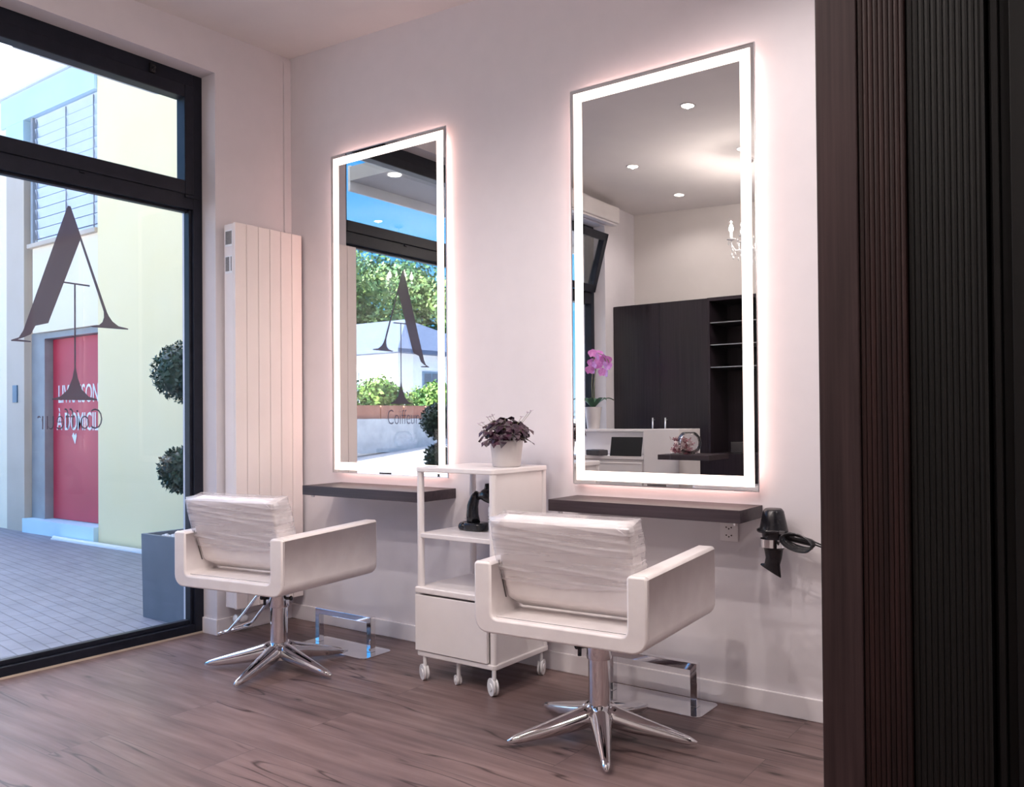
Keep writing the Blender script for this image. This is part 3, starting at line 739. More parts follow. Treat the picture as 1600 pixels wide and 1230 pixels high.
# ================================================================== HAIR DRYER, HOLDER, SOCKET
t = thing('dryer_holder', 'chromed ring holder fixed to the wall right of the shelf', 'holder', (2.996, 0, .700))
b = bm_new(); n = 40
pl = []
ro, ri = .052, .0485
A = [b.verts.new((r*math.cos(2*PI*i/n), -.088+r*math.sin(2*PI*i/n), z)) for r, z in ((ro,-.016),(ro,.016),(ri,.016),(ri,-.016)) for i in range(n)]
for q in range(4):
    for i in range(n): b.faces.new((A[q*n+i], A[q*n+(i+1) % n], A[((q+1) % 4)*n+(i+1) % n], A[((q+1) % 4)*n+i]))
auto(obj('ring', b, 'chrome', t), 40)
b = bm_new(); bx(b, -.012, .012, -.037, -.004, -.010, .010); cyl(b, (0,-.006,0), (0,-.0005,0), .026, .026, 28); obj('bracket', b, 'chrome', t, bevel=.002)
t = thing('hair_dryer', 'black hair dryer hanging nose down in the chromed ring', 'hair dryer', (2.996, -.088, .700))
b = bm_new()
lathe(b, [(.018,.134),(.034,.132),(.040,.124),(.047,.090),(.055,.052),(.055,.044),(.046,.038),(.043,.020),(.042,-.018),(.038,-.024)], (.004,0,0), 32)
auto(obj('barrel', b, 'blackp', t), 50)
b = bm_new(); lathe(b, [(.001,.1345),(.031,.1345),(.033,.1325)], (.004,0,0), 32); obj('rear_grille', b, 'terminal', t)
b = bm_new(); lathe(b, [(.056,.041),(.060,.046),(.060,.052),(.055,.055)], (-.001,0,0), 32); obj('band', b, 'blackp', t, smooth=True)
b = bm_new()
sec = [(-.020,.038,.026),(-.060,.032,.018),(-.085,.031,.013),(-.108,.040,.008),(-.114,.041,.007)]
rg_ = []
for z, hx, hy in sec:
    sk = -.012*((-.06-z)/.05) if z < -.06 else 0
    tl = .022 if z < -.1 else 0
    rg_.append([b.verts.new((hx*math.cos(2*PI*i/24)+sk+.003, hy*math.sin(2*PI*i/24), z-tl*math.cos(2*PI*i/24))) for i in range(24)])
for A_, B_ in zip(rg_, rg_[1:]):
    for i in range(24): b.faces.new((A_[i], A_[(i+1) % 24], B_[(i+1) % 24], B_[i]))
b.faces.new(rg_[0]); b.faces.new(rg_[-1][::-1])
auto(obj('nozzle', b, 'blackp', t), 50)
b = bm_new(); tube(b, [(.035,-.01,.030),(.070,-.012,.030),(.105,-.01,.022),(.150,-.006,.012),(.165,-.004,.008)], [.024,.024,.021,.019,.012], 16, sx=1, sy=.75); obj('handle', b, 'blackp', t, smooth=True)
b = bm_new(); bx(b, .075, .092, -.034, -.026, .028, .046); bx(b, .040, .062, -.045, -.038, .040, .054); obj('switch', b, 'terminal', t, bevel=.002)
t2 = bm_new(); rg = random.Random(5)
for k in range(6):
    pts = []
    for i in range(40):
        a = 2*PI*i/40
        pts.append((.118+.055*math.cos(a)*(1+.08*k/6)+rg.uniform(-.001,.001), -.035-.010*k+.006*math.sin(a*2+k), .018+(.018+.003*k)*math.sin(a)-.010*math.cos(a)))
    tube(t2, pts, .0032, 7, closed=True)
tube(t2, [(.160,-.03,.012),(.20,-.035,.002),(.24,-.03,-.006),(.30,-.02,-.03),(.36,.0,-.10),(.42,.06,-.20)], .0032, 7)
tube(t2, [(.150,-.04,.030),(.18,-.045,.020),(.22,-.04,.004),(.235,-.03,-.002)], .0032, 7)
o = obj('cord', t2, 'blackp', t, smooth=True)
t = thing('wall_socket', 'white double power socket on the wall under the shelf end', 'socket', (2.783, 0, .718))
b = bm_new(); bx(b, -.040, .040, -.008, -.0005, -.040, .040); obj('cover_plate', b, 'trimwhite', t, bevel=.003)
for zz in (-.0165, .0165):
    b = bm_new()
    hexa = [(.019*math.cos(R(60*i)), zz+.0145*math.sin(R(60*i))) for i in range(6)]
    prism(b, hexa, 1, -.0088, -.0081)
    o = obj('outlet', b, 'trimwhite', t)
    b = bm_new()
    for px_, pz_ in ((-.011,.002),(.011,.002),(0,-.004)): cyl(b, (px_,-.0086,zz+pz_), (px_,-.0094,zz+pz_), .0034, .0034, 12)
    obj('pin_hole', b, 'seam_shade', o)

# ================================================================== DARK CABINET AT THE RIGHT
t = thing('tall_cabinet', 'tall dark wood cabinet with ribbed front at the right edge', 'cabinet', (3.627, -1.6, 0))
CZ = 3.13
b = bm_new(); bx(b, 0, .082, -.0, .34, 0, CZ); obj('end_panel', b, 'wenge', t, bevel=.003)
def ribs(x0, x1, y0, y1, z0, z1, n, dep):
    b = bm_new(); pts = []
    wdt = (x1-x0)/n
    for i in range(n):
        xa = x0+i*wdt
        pts += [(xa+wdt*.04, y0+dep), (xa+wdt*.12, y0+dep*.25), (xa+wdt*.5, y0), (xa+wdt*.88, y0+dep*.25), (xa+wdt*.96, y0+dep)]
    prism(b, [(x0, y1)]+[(x0, y0+dep)]+pts+[(x1, y0+dep), (x1, y1)], 2, z0, z1); return b
obj('ribbed_panel', ribs(.084, .172, .004, .34, 0, CZ, 9, .0035), 'wengebrown', t)
obj('ribbed_door', ribs(.175, .306, .012, .34, 0, CZ, 12, .003), 'wengeblack', t)
b = bm_new(); bx(b, .306, .312, .004, .34, 0, CZ); obj('door_stile', b, 'wengeblack', t)
b = bm_new(); bx(b, .312, .322, .05, .34, 0, CZ); bx(b, .322, .334, .010, .34, 0, CZ); bx(b, .334, .352, .03, .34, 0, CZ); bx(b, .352, .9, .012, .34, 0, CZ); obj('side_door', b, 'black', t, bevel=.002)

# ================================================================== CEILING DOWNLIGHTS
DL = [(1.772,-1.932,'nearest the right mirror in its reflection'), (1.757,-2.955,'cut by the right edge of the mirror reflection'), (.802,-2.98,'on the left of the mirror reflection'), (.760,-3.96,'lowest and farthest in the mirror reflection'),
      (2.78,-1.932,None),(2.78,-2.955,None),(3.80,-3.6,None),(4.8,-1.0,None),(4.8,-2.955,None),(3.2,-.95,None)]  # these out-of-view downlights are added to brighten the room
EN = [38, 18, 18, 9, 34, 20, 16, 40, 22, 34]
for i, (x_, y_, lb) in enumerate(DL):
    z = ceil_z(x_, y_)
    t = thing('ceiling_downlight', ('round recessed ceiling downlight '+lb) if lb else 'added ceiling downlight out of view, brightening the unseen side of the salon', 'downlight', (x_, y_, z-.001), 0, 'ceiling downlights'); t.rotation_euler = (.030, .045, 0)
    b = bm_new(); lathe(b, [(.050,-.004),(.053,-.001),(.053,.001),(.043,.001),(.043,-.002)], seg=32, cap=False); obj('trim_ring', b, 'whitelac', t, smooth=True)
    b = bm_new(); lathe(b, [(.0005,-.0025),(.041,-.0025)], seg=32); obj('lens', b, 'lampdisc', t)
    l = bpy.data.lights.new('downlight_lamp', 'SPOT'); l.energy = EN[i]; l.spot_size = R(150); l.spot_blend = .6; l.shadow_soft_size = .008; l.color = (1,.90,.86)
    lo = bpy.data.objects.new('downlight_lamp', l); COL.objects.link(lo); lo.parent = t; lo.location = (0,0,-.012)

# ================================================================== RECEPTION SIDE (seen in the right mirror)
t = thing('wardrobe', 'dark wood wardrobe wall with open niche, reflected in the mirror', 'wardrobe', (0, FAR, 0))
WD = .45
b = bm_new(); bx(b, .002, .985, .002, WD-.02, .0, 2.285); bx(b, .985, 1.005, .002, WD, 0, 2.285); bx(b, 1.005, 1.75, .002, .03, 0, 2.285); bx(b, 1.75, 2.30, .002, WD-.02, 0, 2.285); bx(b, 1.005, 1.75, .002, WD, 2.255, 2.285); bx(b, 1.005, 1.75, .002, WD, 0, .86)
obj('carcass', b, 'wardrobe', t)
for x0_, x1_, hx in ((.004,.500,.440),(.504,.984,.571)):
    b = bm_new(); bx(b, x0_, x1_, WD-.0195, WD, .06, 2.280); o = obj('door', b, 'wardrobe', t, bevel=.001)
    b = bm_new(); tube(b, [(hx, WD+.035, .98), (hx, WD+.035, 1.19)], .008, 12); cyl(b, (hx, WD, 1.0), (hx, WD+.035, 1.0), .005); cyl(b, (hx, WD, 1.17), (hx, WD+.035, 1.17), .005); obj('handle', b, 'brushed', o)
b = bm_new(); bx(b, 1.755, 2.295, WD-.0195, WD, .06, 2.28); obj('door', b, 'wardrobe', t, bevel=.001)
for zz in (2.060, 1.857, 1.652):
    b = bm_new(); bx(b, 1.006, 1.749, .031, WD-.02, zz-.012, zz, 0); bx(b, 1.006, 1.749, WD-.02, WD-.012, zz-.009, zz-.001, 1); obj('niche_shelf', b, ['wardrobe', 'brushed'], t)
b = bm_new(); bx(b, 1.12, 1.24, .12, .26, .0, .10)
o = obj('storage_box', b, 'terminal', None, bevel=.004); o.location = (0, FAR, .861); tag(o, 'small dark box standing at the bottom of the wardrobe niche', 'box')

t = thing('reception_desk', 'white glossy reception desk reflected in the right mirror', 'desk', (0, -3.1, 0))
b = bm_new(); bx(b, .815, 1.136, -.42, 0, 0, 1.095); obj('end_block', b, 'whitelac', t, bevel=.003)
b = bm_new(); bx(b, .01, .813, -.40, -.02, 0, .835); obj('desk_body', b, 'whitelac', t, bevel=.002)
b = bm_new(); bx(b, .19, .795, -.019, -.001, .10, .815); bx(b, .195, .79, -.003, .004, .80, .812); obj('drawer_front', b, 'whitelac', t, bevel=.002)
b = bm_new(); bx(b, .01, .813, -.40, 0, .838, .866); obj('worktop', b, 'whitelac', t, bevel=.002)
b = bm_new(); bx(b, .01, .813, -.42, -.30, .868, 1.068); bx(b, .005, .813, -.43, -.22, 1.070, 1.092); obj('ledge', b, 'whitelac', t, bevel=.003)
t = thing('tablet', 'black tablet propped up on the white reception desk', 'tablet', (.640, -3.10, .8665))
b = bm_new(); bx(b, -.150, .150, -.006, .002, 0, .165, rot=rotx(R(12)), piv=(0,0,0)); obj('screen', b, 'screenblack', t, bevel=.003)
b = bm_new(); bx(b, -.05, .05, -.075, -.070, 0, .11, rot=rotx(R(-28)), piv=(0,-.075,0)); obj('stand', b, 'terminal', t)
t = thing('payment_terminal', 'dark grey card terminal lying on the reception desk', 'card terminal', (.345, -3.13, .8665), R(20))
b = bm_new(); bx(b, -.095, .095, -.05, .05, 0, .050); obj('terminal_body', b, 'terminal', t, bevel=.010, seg=3)
b = bm_new(); bx(b, -.03, .06, -.035, .035, .0502, .052); obj('keypad', b, 'blackp', t)

t = thing('dark_floating_shelf', 'short dark shelf fixed to the reception desk end, reflected in the mirror', 'shelf', (0, 0, 0))
b = bm_new(); bx(b, 1.245, 1.560, -3.10, -2.71, .865, .905); bx(b, 1.138, 1.245, -3.10, -2.71, .865, .905); obj('shelf_board', b, 'darkwood', t, bevel=.002)
b = bm_new(); cyl(b, (1.50,-2.9,.862), (1.50,-2.9,.8648), .02); obj('fixing', b, 'brushed', t)
t = thing('glass_vase', 'round glass bowl vase filled with pink dried flowers on the dark shelf', 'vase', (1.335, -2.86, .905))
b = bm_new(); lathe(b, [(.03,.0),(.065,.012),(.088,.05),(.094,.090),(.085,.135),(.060,.165),(.045,.172),(.042,.170),(.057,.162),(.082,.133),(.091,.090),(.085,.05),(.06,.016),(.001,.006)], seg=32); obj('bowl', b, 'vaseglass', t, smooth=True)
b = bm_new(); rg = random.Random(9)
for i in range(130):
    p = Vector((rg.gauss(-.055,.042), rg.gauss(.02,.04), rg.uniform(.0,.115)))
    p.z += .012
    q = Euler((rg.uniform(0,6),rg.uniform(0,6),0)).to_quaternion()
    for k in range(5):
        a = 2*PI*k/5; v = [b.verts.new(p+q @ Vector(c)) for c in ((0,0,0),(.016*math.cos(a-.4),.016*math.sin(a-.4),.006),(.020*math.cos(a),.020*math.sin(a),.004),(.016*math.cos(a+.4),.016*math.sin(a+.4),.006))]; f = b.faces.new(v); f.material_index = i % 2
M['driedpink'] = noisy('dried_petal_pink', (.26,.06,.09), (.42,.17,.20), .7, 20)
M['driedpale'] = noisy('dried_petal_pale', (.60,.45,.44), (.72,.58,.56), .7, 20)
obj('dried_flowers', b, ['driedpink', 'driedpale'], t, recalc=False)['kind'] = 'stuff'

t = thing('potted_orchid', 'pink orchid in a white pot on the reception desk ledge', 'plant', (.150, -3.40, 1.0925))
b = bm_new(); lathe(b, [(.052,0),(.056,.004),(.076,.185),(.080,.200),(.074,.200),(.070,.180),(.001,.178)], seg=32); auto(obj('pot', b, 'pot', t), 40)
b = bm_new(); rg = random.Random(4)
for k in range(6):
    a = k*1.05+.3; L_ = rg.uniform(.16,.24); pts = []
    pv_ = None
    for i in range(9):
        s = i/8; c = Vector((math.cos(a)*L_*s, math.sin(a)*L_*s, .185+.10*math.sin(s*2.2))); wd_ = .030*math.sin(PI*(.1+.9*s))**.7 if s < 1 else .002
        sd = Vector((-math.sin(a), math.cos(a), 0))*wd_; e_ = (b.verts.new(c-sd), b.verts.new(c-Vector((0,0,.008))), b.verts.new(c+sd))
        if pv_: b.faces.new((pv_[0], pv_[1], e_[1], e_[0])); b.faces.new((pv_[1], pv_[2], e_[2], e_[1]))
        pv_ = e_
obj('leaf', b, 'orchidleaf', t, smooth=True, recalc=False)
b = bm_new(); b2 = bm_new()
for s_, tx in ((-1,.10),(1,.16)):
    pts = [Vector((0,.01*s_,.18)), Vector((.0,.02*s_,.40)), Vector((.02,.03*s_,.60)), Vector((.05,.05*s_,.70)), Vector((tx,.08*s_,.66)), Vector((tx+.04,.09*s_,.56))]
    tube(b, pts, .004, 6)
    for i in range(9):
        s = .35+.65*i/8; k = s*5; j = min(4, int(k)); p = pts[j].lerp(pts[j+1], k-j)+Vector((.03*math.sin(i*2.1), .03*math.cos(i*1.7)+.02, -.015-.02*(i % 3)))
        q = Euler((R(80)+rg.uniform(-.4,.4), 0, rg.uniform(-.6,.9)+PI)).to_quaternion()
        for m_, (ln, wd_) in enumerate([(.040,.024),(.044,.034),(.040,.020),(.040,.020),(.044,.034)]):
            a = 2*PI*m_/5+PI/2; u = Vector((math.cos(a), math.sin(a), .1)); sd = Vector((-math.sin(a), math.cos(a), 0))
            v = [b2.verts.new(p+q @ c) for c in (Vector((0,0,0)), u*ln*.5+sd*wd_*.9, u*ln+sd*wd_*.3, u*ln-sd*wd_*.3, u*ln*.5-sd*wd_*.9)]; b2.faces.new(v)
obj('flower_stem', b, 'stem', t, smooth=True); obj('blossom', b2, 'orchid', t, recalc=False)['kind'] = 'stuff'

# chandelier
t = thing('crystal_chandelier', 'small crystal chandelier with glowing candle bulbs, reflected in the mirror', 'chandelier', (1.70, -3.2, 2.56))
b = bm_new(); cyl(b, (0,0,.12), (0,0,ceil_z(1.7,-3.2)-2.56), .004, .004, 8); lathe(b, [(.05,.0),(.045,-.03),(.01,-.04)], (0,0,ceil_z(1.7,-3.2)-2.56)); lathe(b, [(.008,-.10),(.022,-.07),(.012,-.03),(.026,.01),(.012,.05),(.02,.09),(.006,.14)], seg=20)
obj('stem', b, 'chrome', t, smooth=True)
for k in range(5):
    a = 2*PI*k/5+.25; ca, sa = math.cos(a), math.sin(a)
    b = bm_new(); tube(b, [(.02*ca,.02*sa,.0),(.05*ca,.05*sa,-.05),(.10*ca,.10*sa,-.05),(.13*ca,.13*sa,.0),(.13*ca,.13*sa,.03)], .005, 8); lathe(b, [(.004,0),(.034,.008),(.036,.012),(.004,.006)], (.13*ca,.13*sa,.03), 16); cyl(b, (.13*ca,.13*sa,.035), (.13*ca,.13*sa,.095), .011, .011, 12)
    o = obj('arm', b, 'crystal', t, smooth=True)
    b = bm_new(); lathe(b, [(.006,0),(.017,.015),(.019,.03),(.012,.055),(.002,.075)], (.13*ca,.13*sa,.095), 14); obj('bulb', b, 'bulb', o, smooth=True)
    l = bpy.data.lights.new('candle_lamp', 'POINT'); l.energy = 4.2; l.shadow_soft_size = .004; l.color = (1,.88,.80)
    lo = bpy.data.objects.new('candle_lamp', l); COL.objects.link(lo); lo.parent = t; lo.location = (.13*ca,.13*sa,.178)
b = bm_new(); rg = random.Random(8)
def drop(p, s): lathe(b, [(.0006,s*1.6),(s*.5,s*.6),(s*.62,0),(s*.4,-s*.7),(.0006,-s*1.2)], p, 6)
for k in range(20):
    a = 2*PI*k/20; r = .13+.02*(k % 2)
    drop((r*math.cos(a), r*math.sin(a), .01-.05*(k % 3)), .013)
for k in range(10):
    a = 2*PI*k/10
    for j in range(5):
        s = j/4; r = .13*(1-s)+.03*s; drop((r*math.cos(a), r*math.sin(a), -.02-.14*s-.03*math.sin(PI*s)), .009)
for j in range(4): drop((0,0,-.12-.03*j), .013)
obj('crystal_drops', b, 'crystal', t)['kind'] = 'stuff'

# ================================================================== OUTSIDE
b = bm_new(); bx(b, -14, -.21, -7.6, 1.2, -.30, -.05); struct('paving_alley', b, 'paving')
b = bm_new()   # street and verge, rising away
pr0 = [(-70,-7.6),(12,-7.6)]
vs = []
for (s, z) in ((0,-.06),(4,-.10),(9,.30),(14,.62),(60,1.2)):
    # rows perpendicular to the (-1,-1) view into the street
    vs.append([b.verts.new(p) for p in ((12, -7.6-s*1.0, z), (-14-0*s, -7.6-s*1.0, z), (-80, -7.6-s, z))])
for A, B_ in zip(vs, vs[1:]):
    for i in range(2): b.faces.new((A[i], A[i+1], B_[i+1], B_[i]))
struct('street_ground', b, 'asphalt')
b = bm_new(); bx(b, -80, -14, -7.6, 30, -.30, -.07); struct('street_side_ground', b, 'asphalt')
# kerb lines of the road
b = bm_new(); bx(b, -60, 12, -7.75, -7.6, -.2, .0); struct('kerb_stone', b, 'concrete')

t = thing('alley_building', 'cream rendered building across the paved alley', 'building', (0, 1.2, 0))
b = bm_new(); bx(b, -4.50, -.34, 0, .6, -.05, 8.2); obj('facade', b, 'cream', t)
b = bm_new(); bx(b, -5.95, -4.505, .10, .7, 4.985, 8.2, 0); bx(b, -5.95, -4.505, .02, .7, 2.20, 3.20, 0); bx(b, -6.05,-4.505,.3,.7,-.05,5,0); bx(b,-.34,8,0,.6,-.3,8.2); obj('recessed_wall', b, 'creamlight', t)
b = bm_new(); bx(b, -6.62, -4.505, -.03, .5, 4.64, 4.975); bx(b, -6.50, -6.07, -.025, .5, 4.10, 4.64); obj('lintel', b, 'bluepaint', t); 
b = bm_new(); bx(b, -12, -4.6, -.06, .7, 4.98, 5.01); obj('roof_edge', b, 'white_ext', t)
b = bm_new(); bx(b, -6.50, -6.07, -.02, .5, -.05, 4.098); obj('pilaster', b, 'beige', t)
b = bm_new(); bx(b, -12, -6.505, 0, .6, -.05, 4.975); obj('side_facade', b, 'creamlight', t)
b = bm_new(); bx(b, -6.065, -5.76, .06, .3, -.05, 2.20); bx(b, -5.76, -4.505, .06, .3, 2.13, 2.195); obj('door_frame', b, 'doorgrey', t)
b = bm_new(); bx(b, -6.06, -4.505, -.05, .3, -.05, .105); obj('door_sill', b, 'bluepaint', t)
# blinds window
b = bm_new(); bx(b, -5.95, -4.505, .10, .14, 3.20, 4.64); wob = obj('upper_window', b, 'doorgrey', t)
b = bm_new()
for i in range(12):
    z = 3.27+i*.115; bx(b, -5.90, -4.52, .035, .060, z, z+.100, rot=rotx(R(12)))
bx(b, -5.90, -4.52, .03, .065, 3.21, 3.25)
obj('blind_slats', b, 'blind', wob)
b = bm_new()
for xx in (-5.86, -5.20, -4.62): tube(b, [(xx, .026, 3.22), (xx, .026, 4.62)], .007, 6)
bx(b, -5.95,-5.90,.0,.10,3.20,4.64)
obj('blind_guide', b, 'doorgrey', wob)
b = bm_new(); bx(b, -5.98, -4.505, -.03, .10, 3.16, 3.205); obj('window_sill', b, 'beige', wob)
# poster
o_p = thing('poster', 'red shop poster with white lettering on the door across the alley', 'poster', (-5.125, 1.2, 0))
b = bm_new(); bx(b, -.625, .618, .150, .165, .11, 2.125); obj('poster_sheet', b, 'red', o_p)
mt = lambda x_, z_: Matrix(((1,0,0,x_),(0,0,-1,.148),(0,1,0,z_),(0,0,0,1)))
text_obj('lettering', 'LIVRAISON', .3, 'posterwhite', mt(-.50, 1.405), o_p, width=.86, height=.20, extr=.002, bold=.001)
text_obj('lettering', '\u00c0 DOMICILE', .3, 'posterwhite', mt(-.54, 1.10), o_p, width=.98, height=.25, extr=.002, bold=.001)
b = bm_new(); prism(b, [(-.20,1.04),(-.17,1.075),(-.145,1.04),(-.115,1.07),(-.10,1.04),(-.135,.95)], 1, .146, .149); obj('ornament', b, 'posterwhite', o_p)
b = bm_new(); bx(b, -6.33, -6.22, -.035, -.02, 1.42, 1.62); o = obj('house_number_plaque', b, 'plaque', None, bevel=.004); o.location = (0,1.2,0); tag(o, 'small blue plaque on the beige pilaster across the alley', 'plaque')
b = bm_new(); tube(b, [(-5.15,1.06,-.03),(-4.6,1.05,-.035),(-3.4,1.06,-.035)], .018, 8); bx(b, -5.15,-3.3,1.03,1.14,-.05,-.035); o = obj('drain_channel', b, 'white_ext'); tag(o, 'pale drain strip on the paving at the foot of the cream wall', 'drain')
# head casing and canopy
b = bm_new(); prism(b, [(-.66,-.225),(-.63,-.25),(-.62,-.30),(-.63,-.35),(-.66,-.375),(-1.44,-.375),(-1.44,-.225)][::1], 2, 3.075, 3.15)
for v_ in b.verts: v_.co.x, v_.co.y = v_.co.y, v_.co.x
o = obj('awning_casing', b, 'white_ext', None, bevel=.006); tag(o, 'pale rounded casing outside above the shop window', 'awning casing')
b = bm_new(); prism(b, [(-.30,-.69),(-.28,-.72),(-.28,-.90),(-.32,-.90),(-.32,-.72)], 2, 3.070, 3.0748); obj('casing_slot', b, 'frame', o)
t = thing('entrance_canopy', 'flat grey canopy with white edge outside, reflected in the left mirror', 'canopy', (0,0,0))
b = bm_new(); bx(b, -.95, -.20, -6.0, -1.46, 3.125, 3.24); obj('soffit', b, 'canopy', t)
b = bm_new(); bx(b, -.975, -.951, -6.0, -1.46, 3.045, 3.25); obj('fascia', b, 'white_ext', t)
b = bm_new(); cyl(b, (-.54,-1.55,3.1245), (-.54,-1.55,3.118), .05, .05, 24); obj('soffit_lamp', b, 'lampdisc', t)
# unseen storey added above the shop to shade the alley
b = bm_new(); bx(b, -.32, 8, FAR-2.2, 1.2, 3.62, 6.2); bx(b, -.32, -.20, -7.0, FAR-.16, -.3, 3.62); struct('shade_storey', b, 'creamlight')

# topiaries
def topiary(x, y, z0, balls, label, pl, seed):
    # planter is its own thing, the shrub grows in it
    pw_, pd_, ph_ = pl
    p = thing('planter_box', label[0], 'planter', (x, y, z0))
    b = bm_new(); q = .025; k = .03
    o4 = [(-pw_,-pd_),(pw_,-pd_),(pw_,pd_),(-pw_,pd_)]
    lo_ = [b.verts.new((a*(1-k), c*(1-k), 0)) for a, c in o4]; hi_ = [b.verts.new((a, c, ph_)) for a, c in o4]
    hi2 = [b.verts.new((a-math.copysign(q, a), c-math.copysign(q, c), ph_)) for a, c in o4]; lo2 = [b.verts.new((a-math.copysign(q, a), c-math.copysign(q, c), ph_-.05)) for a, c in o4]
    b.faces.new(lo_[::-1]); b.faces.new(lo2)
    for i in range(4):
        j = (i+1) % 4
        b.faces.new((lo_[i], lo_[j], hi_[j], hi_[i])); b.faces.new((hi_[i], hi_[j], hi2[j], hi2[i])); b.faces.new((hi2[i], hi2[j], lo2[j], lo2[i]))
    obj('planter_shell', b, 'planter', p)
    b = bm_new(); rg = random.Random(seed)
    for i in range(160): sph(b, (rg.uniform(-pw_+.04,pw_-.04), rg.uniform(-pd_+.04,pd_-.04), ph_-.04+rg.uniform(0,.012)), rg.uniform(.012,.020), seg=8)
    obj('pebbles', b, 'pebble', p, smooth=True)['kind'] = 'stuff'
    t = thing('topiary_tree', label[1], 'tree', (x, y, z0+ph_-.035))
    b = bm_new(); zz = [0, .15]+[c[2] for c in balls]; tube(b, [(0,0,-.02),(.01,0,.12),(-.01,.005,balls[0][2]),(0,0,balls[-1][2])], [.014,.012,.010,.008], 8); obj('trunk', b, 'bark', t)
    for cx_, cy_, cz_, r_ in balls:
        b = bm_new(); sph(b, (cx_,cy_,cz_), r_*.80, seg=18)
        for i in range(1500 if r_ > .14 else 900):
            d_ = Vector((rg.gauss(0,1), rg.gauss(0,1), rg.gauss(0,1))).normalized(); c = Vector((cx_,cy_,cz_))+d_*r_*rg.uniform(.78,1.03)
            s_ = rg.uniform(.013,.022); u = Vector((rg.gauss(0,1), rg.gauss(0,1), rg.gauss(0,1))).normalized(); w_ = (d_*.8+u).cross(u).normalized()
            u = (u+d_*.6).normalized()
            v = [b.verts.new(q_) for q_ in (c-u*s_, c+w_*s_*.5, c+u*s_, c-w_*s_*.5)]; b.faces.new(v)
        obj('leaf_ball', b, 'boxleaf', t, recalc=False)
topiary(-.735, -.20, -.05, [(-.10,0,.435,.150),(-.09,0,1.065,.195)], ('tall grey planter outside the shop window', 'two ball topiary growing from the grey planter outside the window'), (.245,.20,.53), 1)
topiary(-.86, -2.42, -.05, [(0,0,.47,.135),(0,0,.80,.165)], ('grey planter outside reflected at the foot of the left mirror', 'dark two ball topiary reflected low in the left mirror'), (.17,.17,.46), 2)

# street scene reflected in the left mirror (virtual camera at (4.17, 3.35))
VC = Vector((4.166, 3.346, 1.2))
def out(xm, ym, zm, k=1.):       # place a point given on x=-14 at a distance factor k
    return VC+(Vector((xm, ym, zm))-VC)*k
t = thing('detached_house', 'white house with slate blue roof across the street', 'house', (0,0,0))
k = 1.55; c0 = out(-14,-15.65,0,k); zb = .6; ze = 1.2+(3.28-1.2)*k; za = 1.2+(4.25-1.2)*k
LX, LY = 11.0, 8.0
b = bm_new(); bx(b, c0.x-LX, c0.x, c0.y-LY, c0.y, zb-1, ze); obj('wall', b, 'white_ext', t)
b = bm_new(); ov = .55
q = [(c0.x+ov, c0.y+ov), (c0.x-LX-ov, c0.y+ov), (c0.x-LX-ov, c0.y-LY-ov), (c0.x+ov, c0.y-LY-ov)]
lo_ = [b.verts.new((a, c, ze-.12)) for a, c in q]; l2 = [b.verts.new((a, c, ze+.06)) for a, c in q]
r1_ = b.verts.new((c0.x-3.2, c0.y-LY/2, za+.55)); r2_ = b.verts.new((c0.x-LX+3.2, c0.y-LY/2, za+.55))
b.faces.new(lo_)
for i in range(4): b.faces.new((lo_[i], lo_[(i+1) % 4], l2[(i+1) % 4], l2[i]))
b.faces.new((l2[0], l2[1], r2_, r1_)); b.faces.new((l2[1], l2[2], r2_)); b.faces.new((l2[2], l2[3], r1_, r2_)); b.faces.new((l2[3], l2[0], r1_))
obj('roof', b, 'roof', t)
def hwin(x0, x1, y0, y1, z0, z1, face):
    b = bm_new()
    if face == 'x':
        bx(b, x0, x0+.05, y0, y1, z0, z1); f = obj('window', b, 'shutter', t)
        b = bm_new(); bx(b, x0+.051, x0+.07, y0+.12, (y0+y1)/2-.05, z0+.1, z1-.1); bx(b, x0+.051, x0+.07, (y0+y1)/2+.05, y1-.12, z0+.1, z1-.1)
    else:
        bx(b, x0, x1, y0, y0+.05, z0, z1); f = obj('window', b, 'shutter', t)
        b = bm_new(); bx(b, x0+.12, (x0+x1)/2-.05, y0+.051, y0+.07, z0+.1, z1-.1); bx(b, (x0+x1)/2+.05, x1-.12, y0+.051, y0+.07, z0+.1, z1-.1)
    obj('pane', b, 'planter', f)
hwin(c0.x, 0, c0.y-3.0, c0.y-1.7, 1.7, 3.5, 'x'); hwin(c0.x, 0, c0.y-6.6, c0.y-5.3, 1.7, 3.5, 'x')
hwin(c0.x-3.9, c0.x-2.6, c0.y, 0, 1.7, 3.5, 'y'); hwin(c0.x-8.0, c0.x-6.7, c0.y, 0, 1.7, 3.5, 'y')

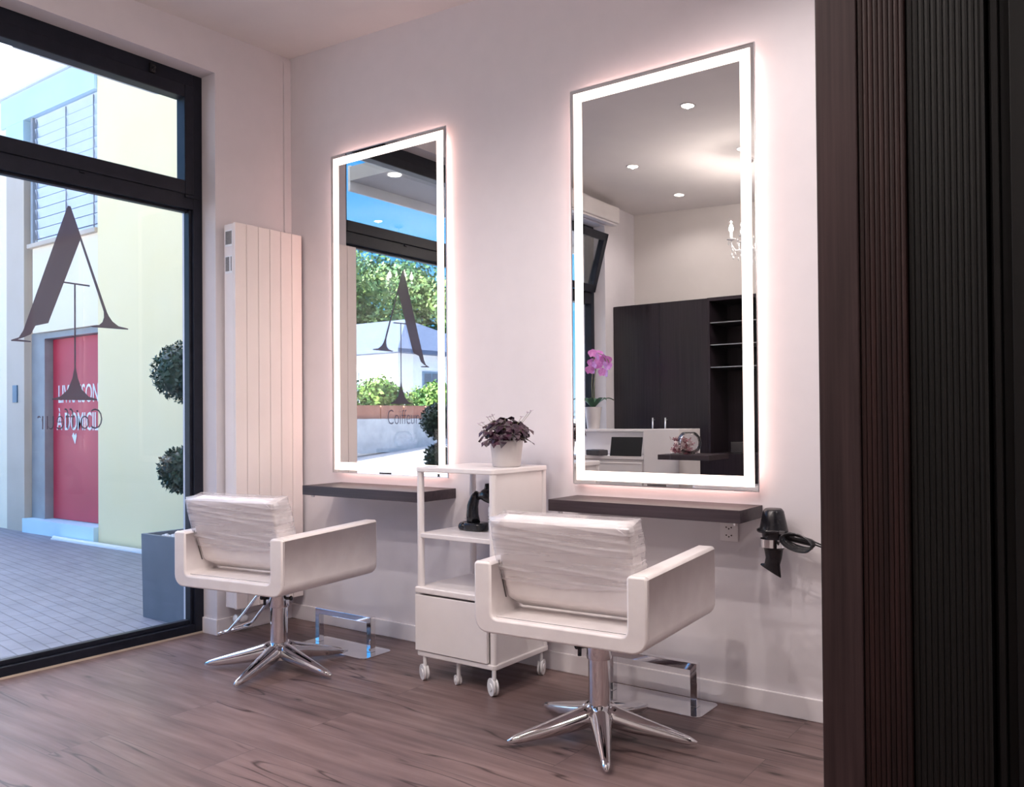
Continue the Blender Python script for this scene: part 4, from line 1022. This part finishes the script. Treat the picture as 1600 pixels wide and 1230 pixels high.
fence0 = out(-14,-12.4,0,1.0); fence1 = out(-14,-20,0,1.0)
t = thing('garden_wall', 'pale concrete garden wall with red brown panels across the street', 'wall', (-14, 0, 0))
b = bm_new(); bx(b, -.3, 0, -24, -9, .2, 1.20); obj('concrete_base', b, 'concrete', t)
for i in range(15):
    b = bm_new(); bx(b, -.22, -.12, -24+i, -24+i+.94, 1.2, 1.60); obj('wall_panel', b, 'fence', t)
def leaves(name, m, blobs, n, s0, s1, seed, flat=1., parent=None):
    rg = random.Random(seed); b = bm_new()
    tot = sum(q[3]**2 for q in blobs)
    for (x_, y_, z_, r_, *sc) in blobs:
        sc = sc[0] if sc else (1,1,1)
        for i in range(int(n*r_*r_/tot)):
            d_ = Vector((rg.gauss(0,1), rg.gauss(0,1), rg.gauss(0,1))).normalized(); rr_ = r_*rg.uniform(.55,1.05)
            c = Vector((x_+d_.x*rr_*sc[0], y_+d_.y*rr_*sc[1], z_+d_.z*rr_*sc[2])); s_ = rg.uniform(s0, s1)
            u = Vector((rg.gauss(0,1), rg.gauss(0,1), rg.gauss(0,1))).normalized(); w_ = d_.cross(u).normalized(); u = (w_.cross(d_)*.8+d_*.4).normalized()
            v = [b.verts.new(q_) for q_ in (c-u*s_, c+w_*s_*.6, c+u*s_, c-w_*s_*.6)]; b.faces.new(v)
    return obj(name, b, m, parent, recalc=False)
rg = random.Random(21)
for i, (yc, lb) in enumerate(((-11.5,'bright green hedge shrub above the garden wall, leftmost in the left mirror'),(-13.8,'bright green bushy shrub above the garden wall beneath the lit house wall'),(-16.2,'dense green shrub above the garden wall below the shaded house wall'),(-18.8,'green shrub above the garden wall at the right of the reflected house'))):
    t = thing('garden_shrub', lb, 'shrub', (-15.1, yc, .8), 0, 'shrubs behind the garden wall')
    bl_ = [(rg.uniform(-.5,.3), rg.uniform(-.8,.8), rg.uniform(.75,1.25), rg.uniform(.42,.62)) for _ in range(12)]
    leaves('foliage', 'hedge', bl_, 3600, .05, .10, 30+i, parent=t)
    b = bm_new(); tube(b, [(0,0,-.3),(0,0,.5),(.1,.1,1.0)], .05, 6); obj('stem', b, 'bark', t)
def tree(px, py, z0, h, r_, m, label, seed, n=9000):
    t = thing('broadleaf_tree', label, 'tree', (px, py, z0), 0, 'trees behind the white house'); rg = random.Random(seed)
    b = bm_new(); tube(b, [(0,0,0),(.1,0,h*.3),(0,.1,h*.6),(.1,0,h*.8)], [.35,.28,.18,.08], 10); obj('trunk', b, 'bark', t)
    bl_ = [(rg.uniform(-r_,r_)*.75, rg.uniform(-r_,r_)*.75, h*rg.uniform(.42,.92), r_*rg.uniform(.28,.48)) for _ in range(26)]
    leaves('foliage', m, bl_, n, .12, .26, seed+100, parent=t)
for i, (ym, k_, h, r_, m_, lb) in enumerate(((-13.2,2.6,13.8,4.4,'treeleaf','sunlit yellow green tree behind the white house'),(-15.6,2.9,14.8,4.8,'treeleaf2','dark green tree directly behind the roof ridge'),(-18.3,2.5,13.2,4.4,'treeleaf','mid green tree behind the right part of the roof'),(-11.0,2.7,13.8,4.4,'treeleaf2','dark tree at the left end of the row behind the house'))):
    p = out(-14, ym, 0, k_); tree(p.x, p.y, 0.2, h, r_, m_, lb, 50+i, 11000)
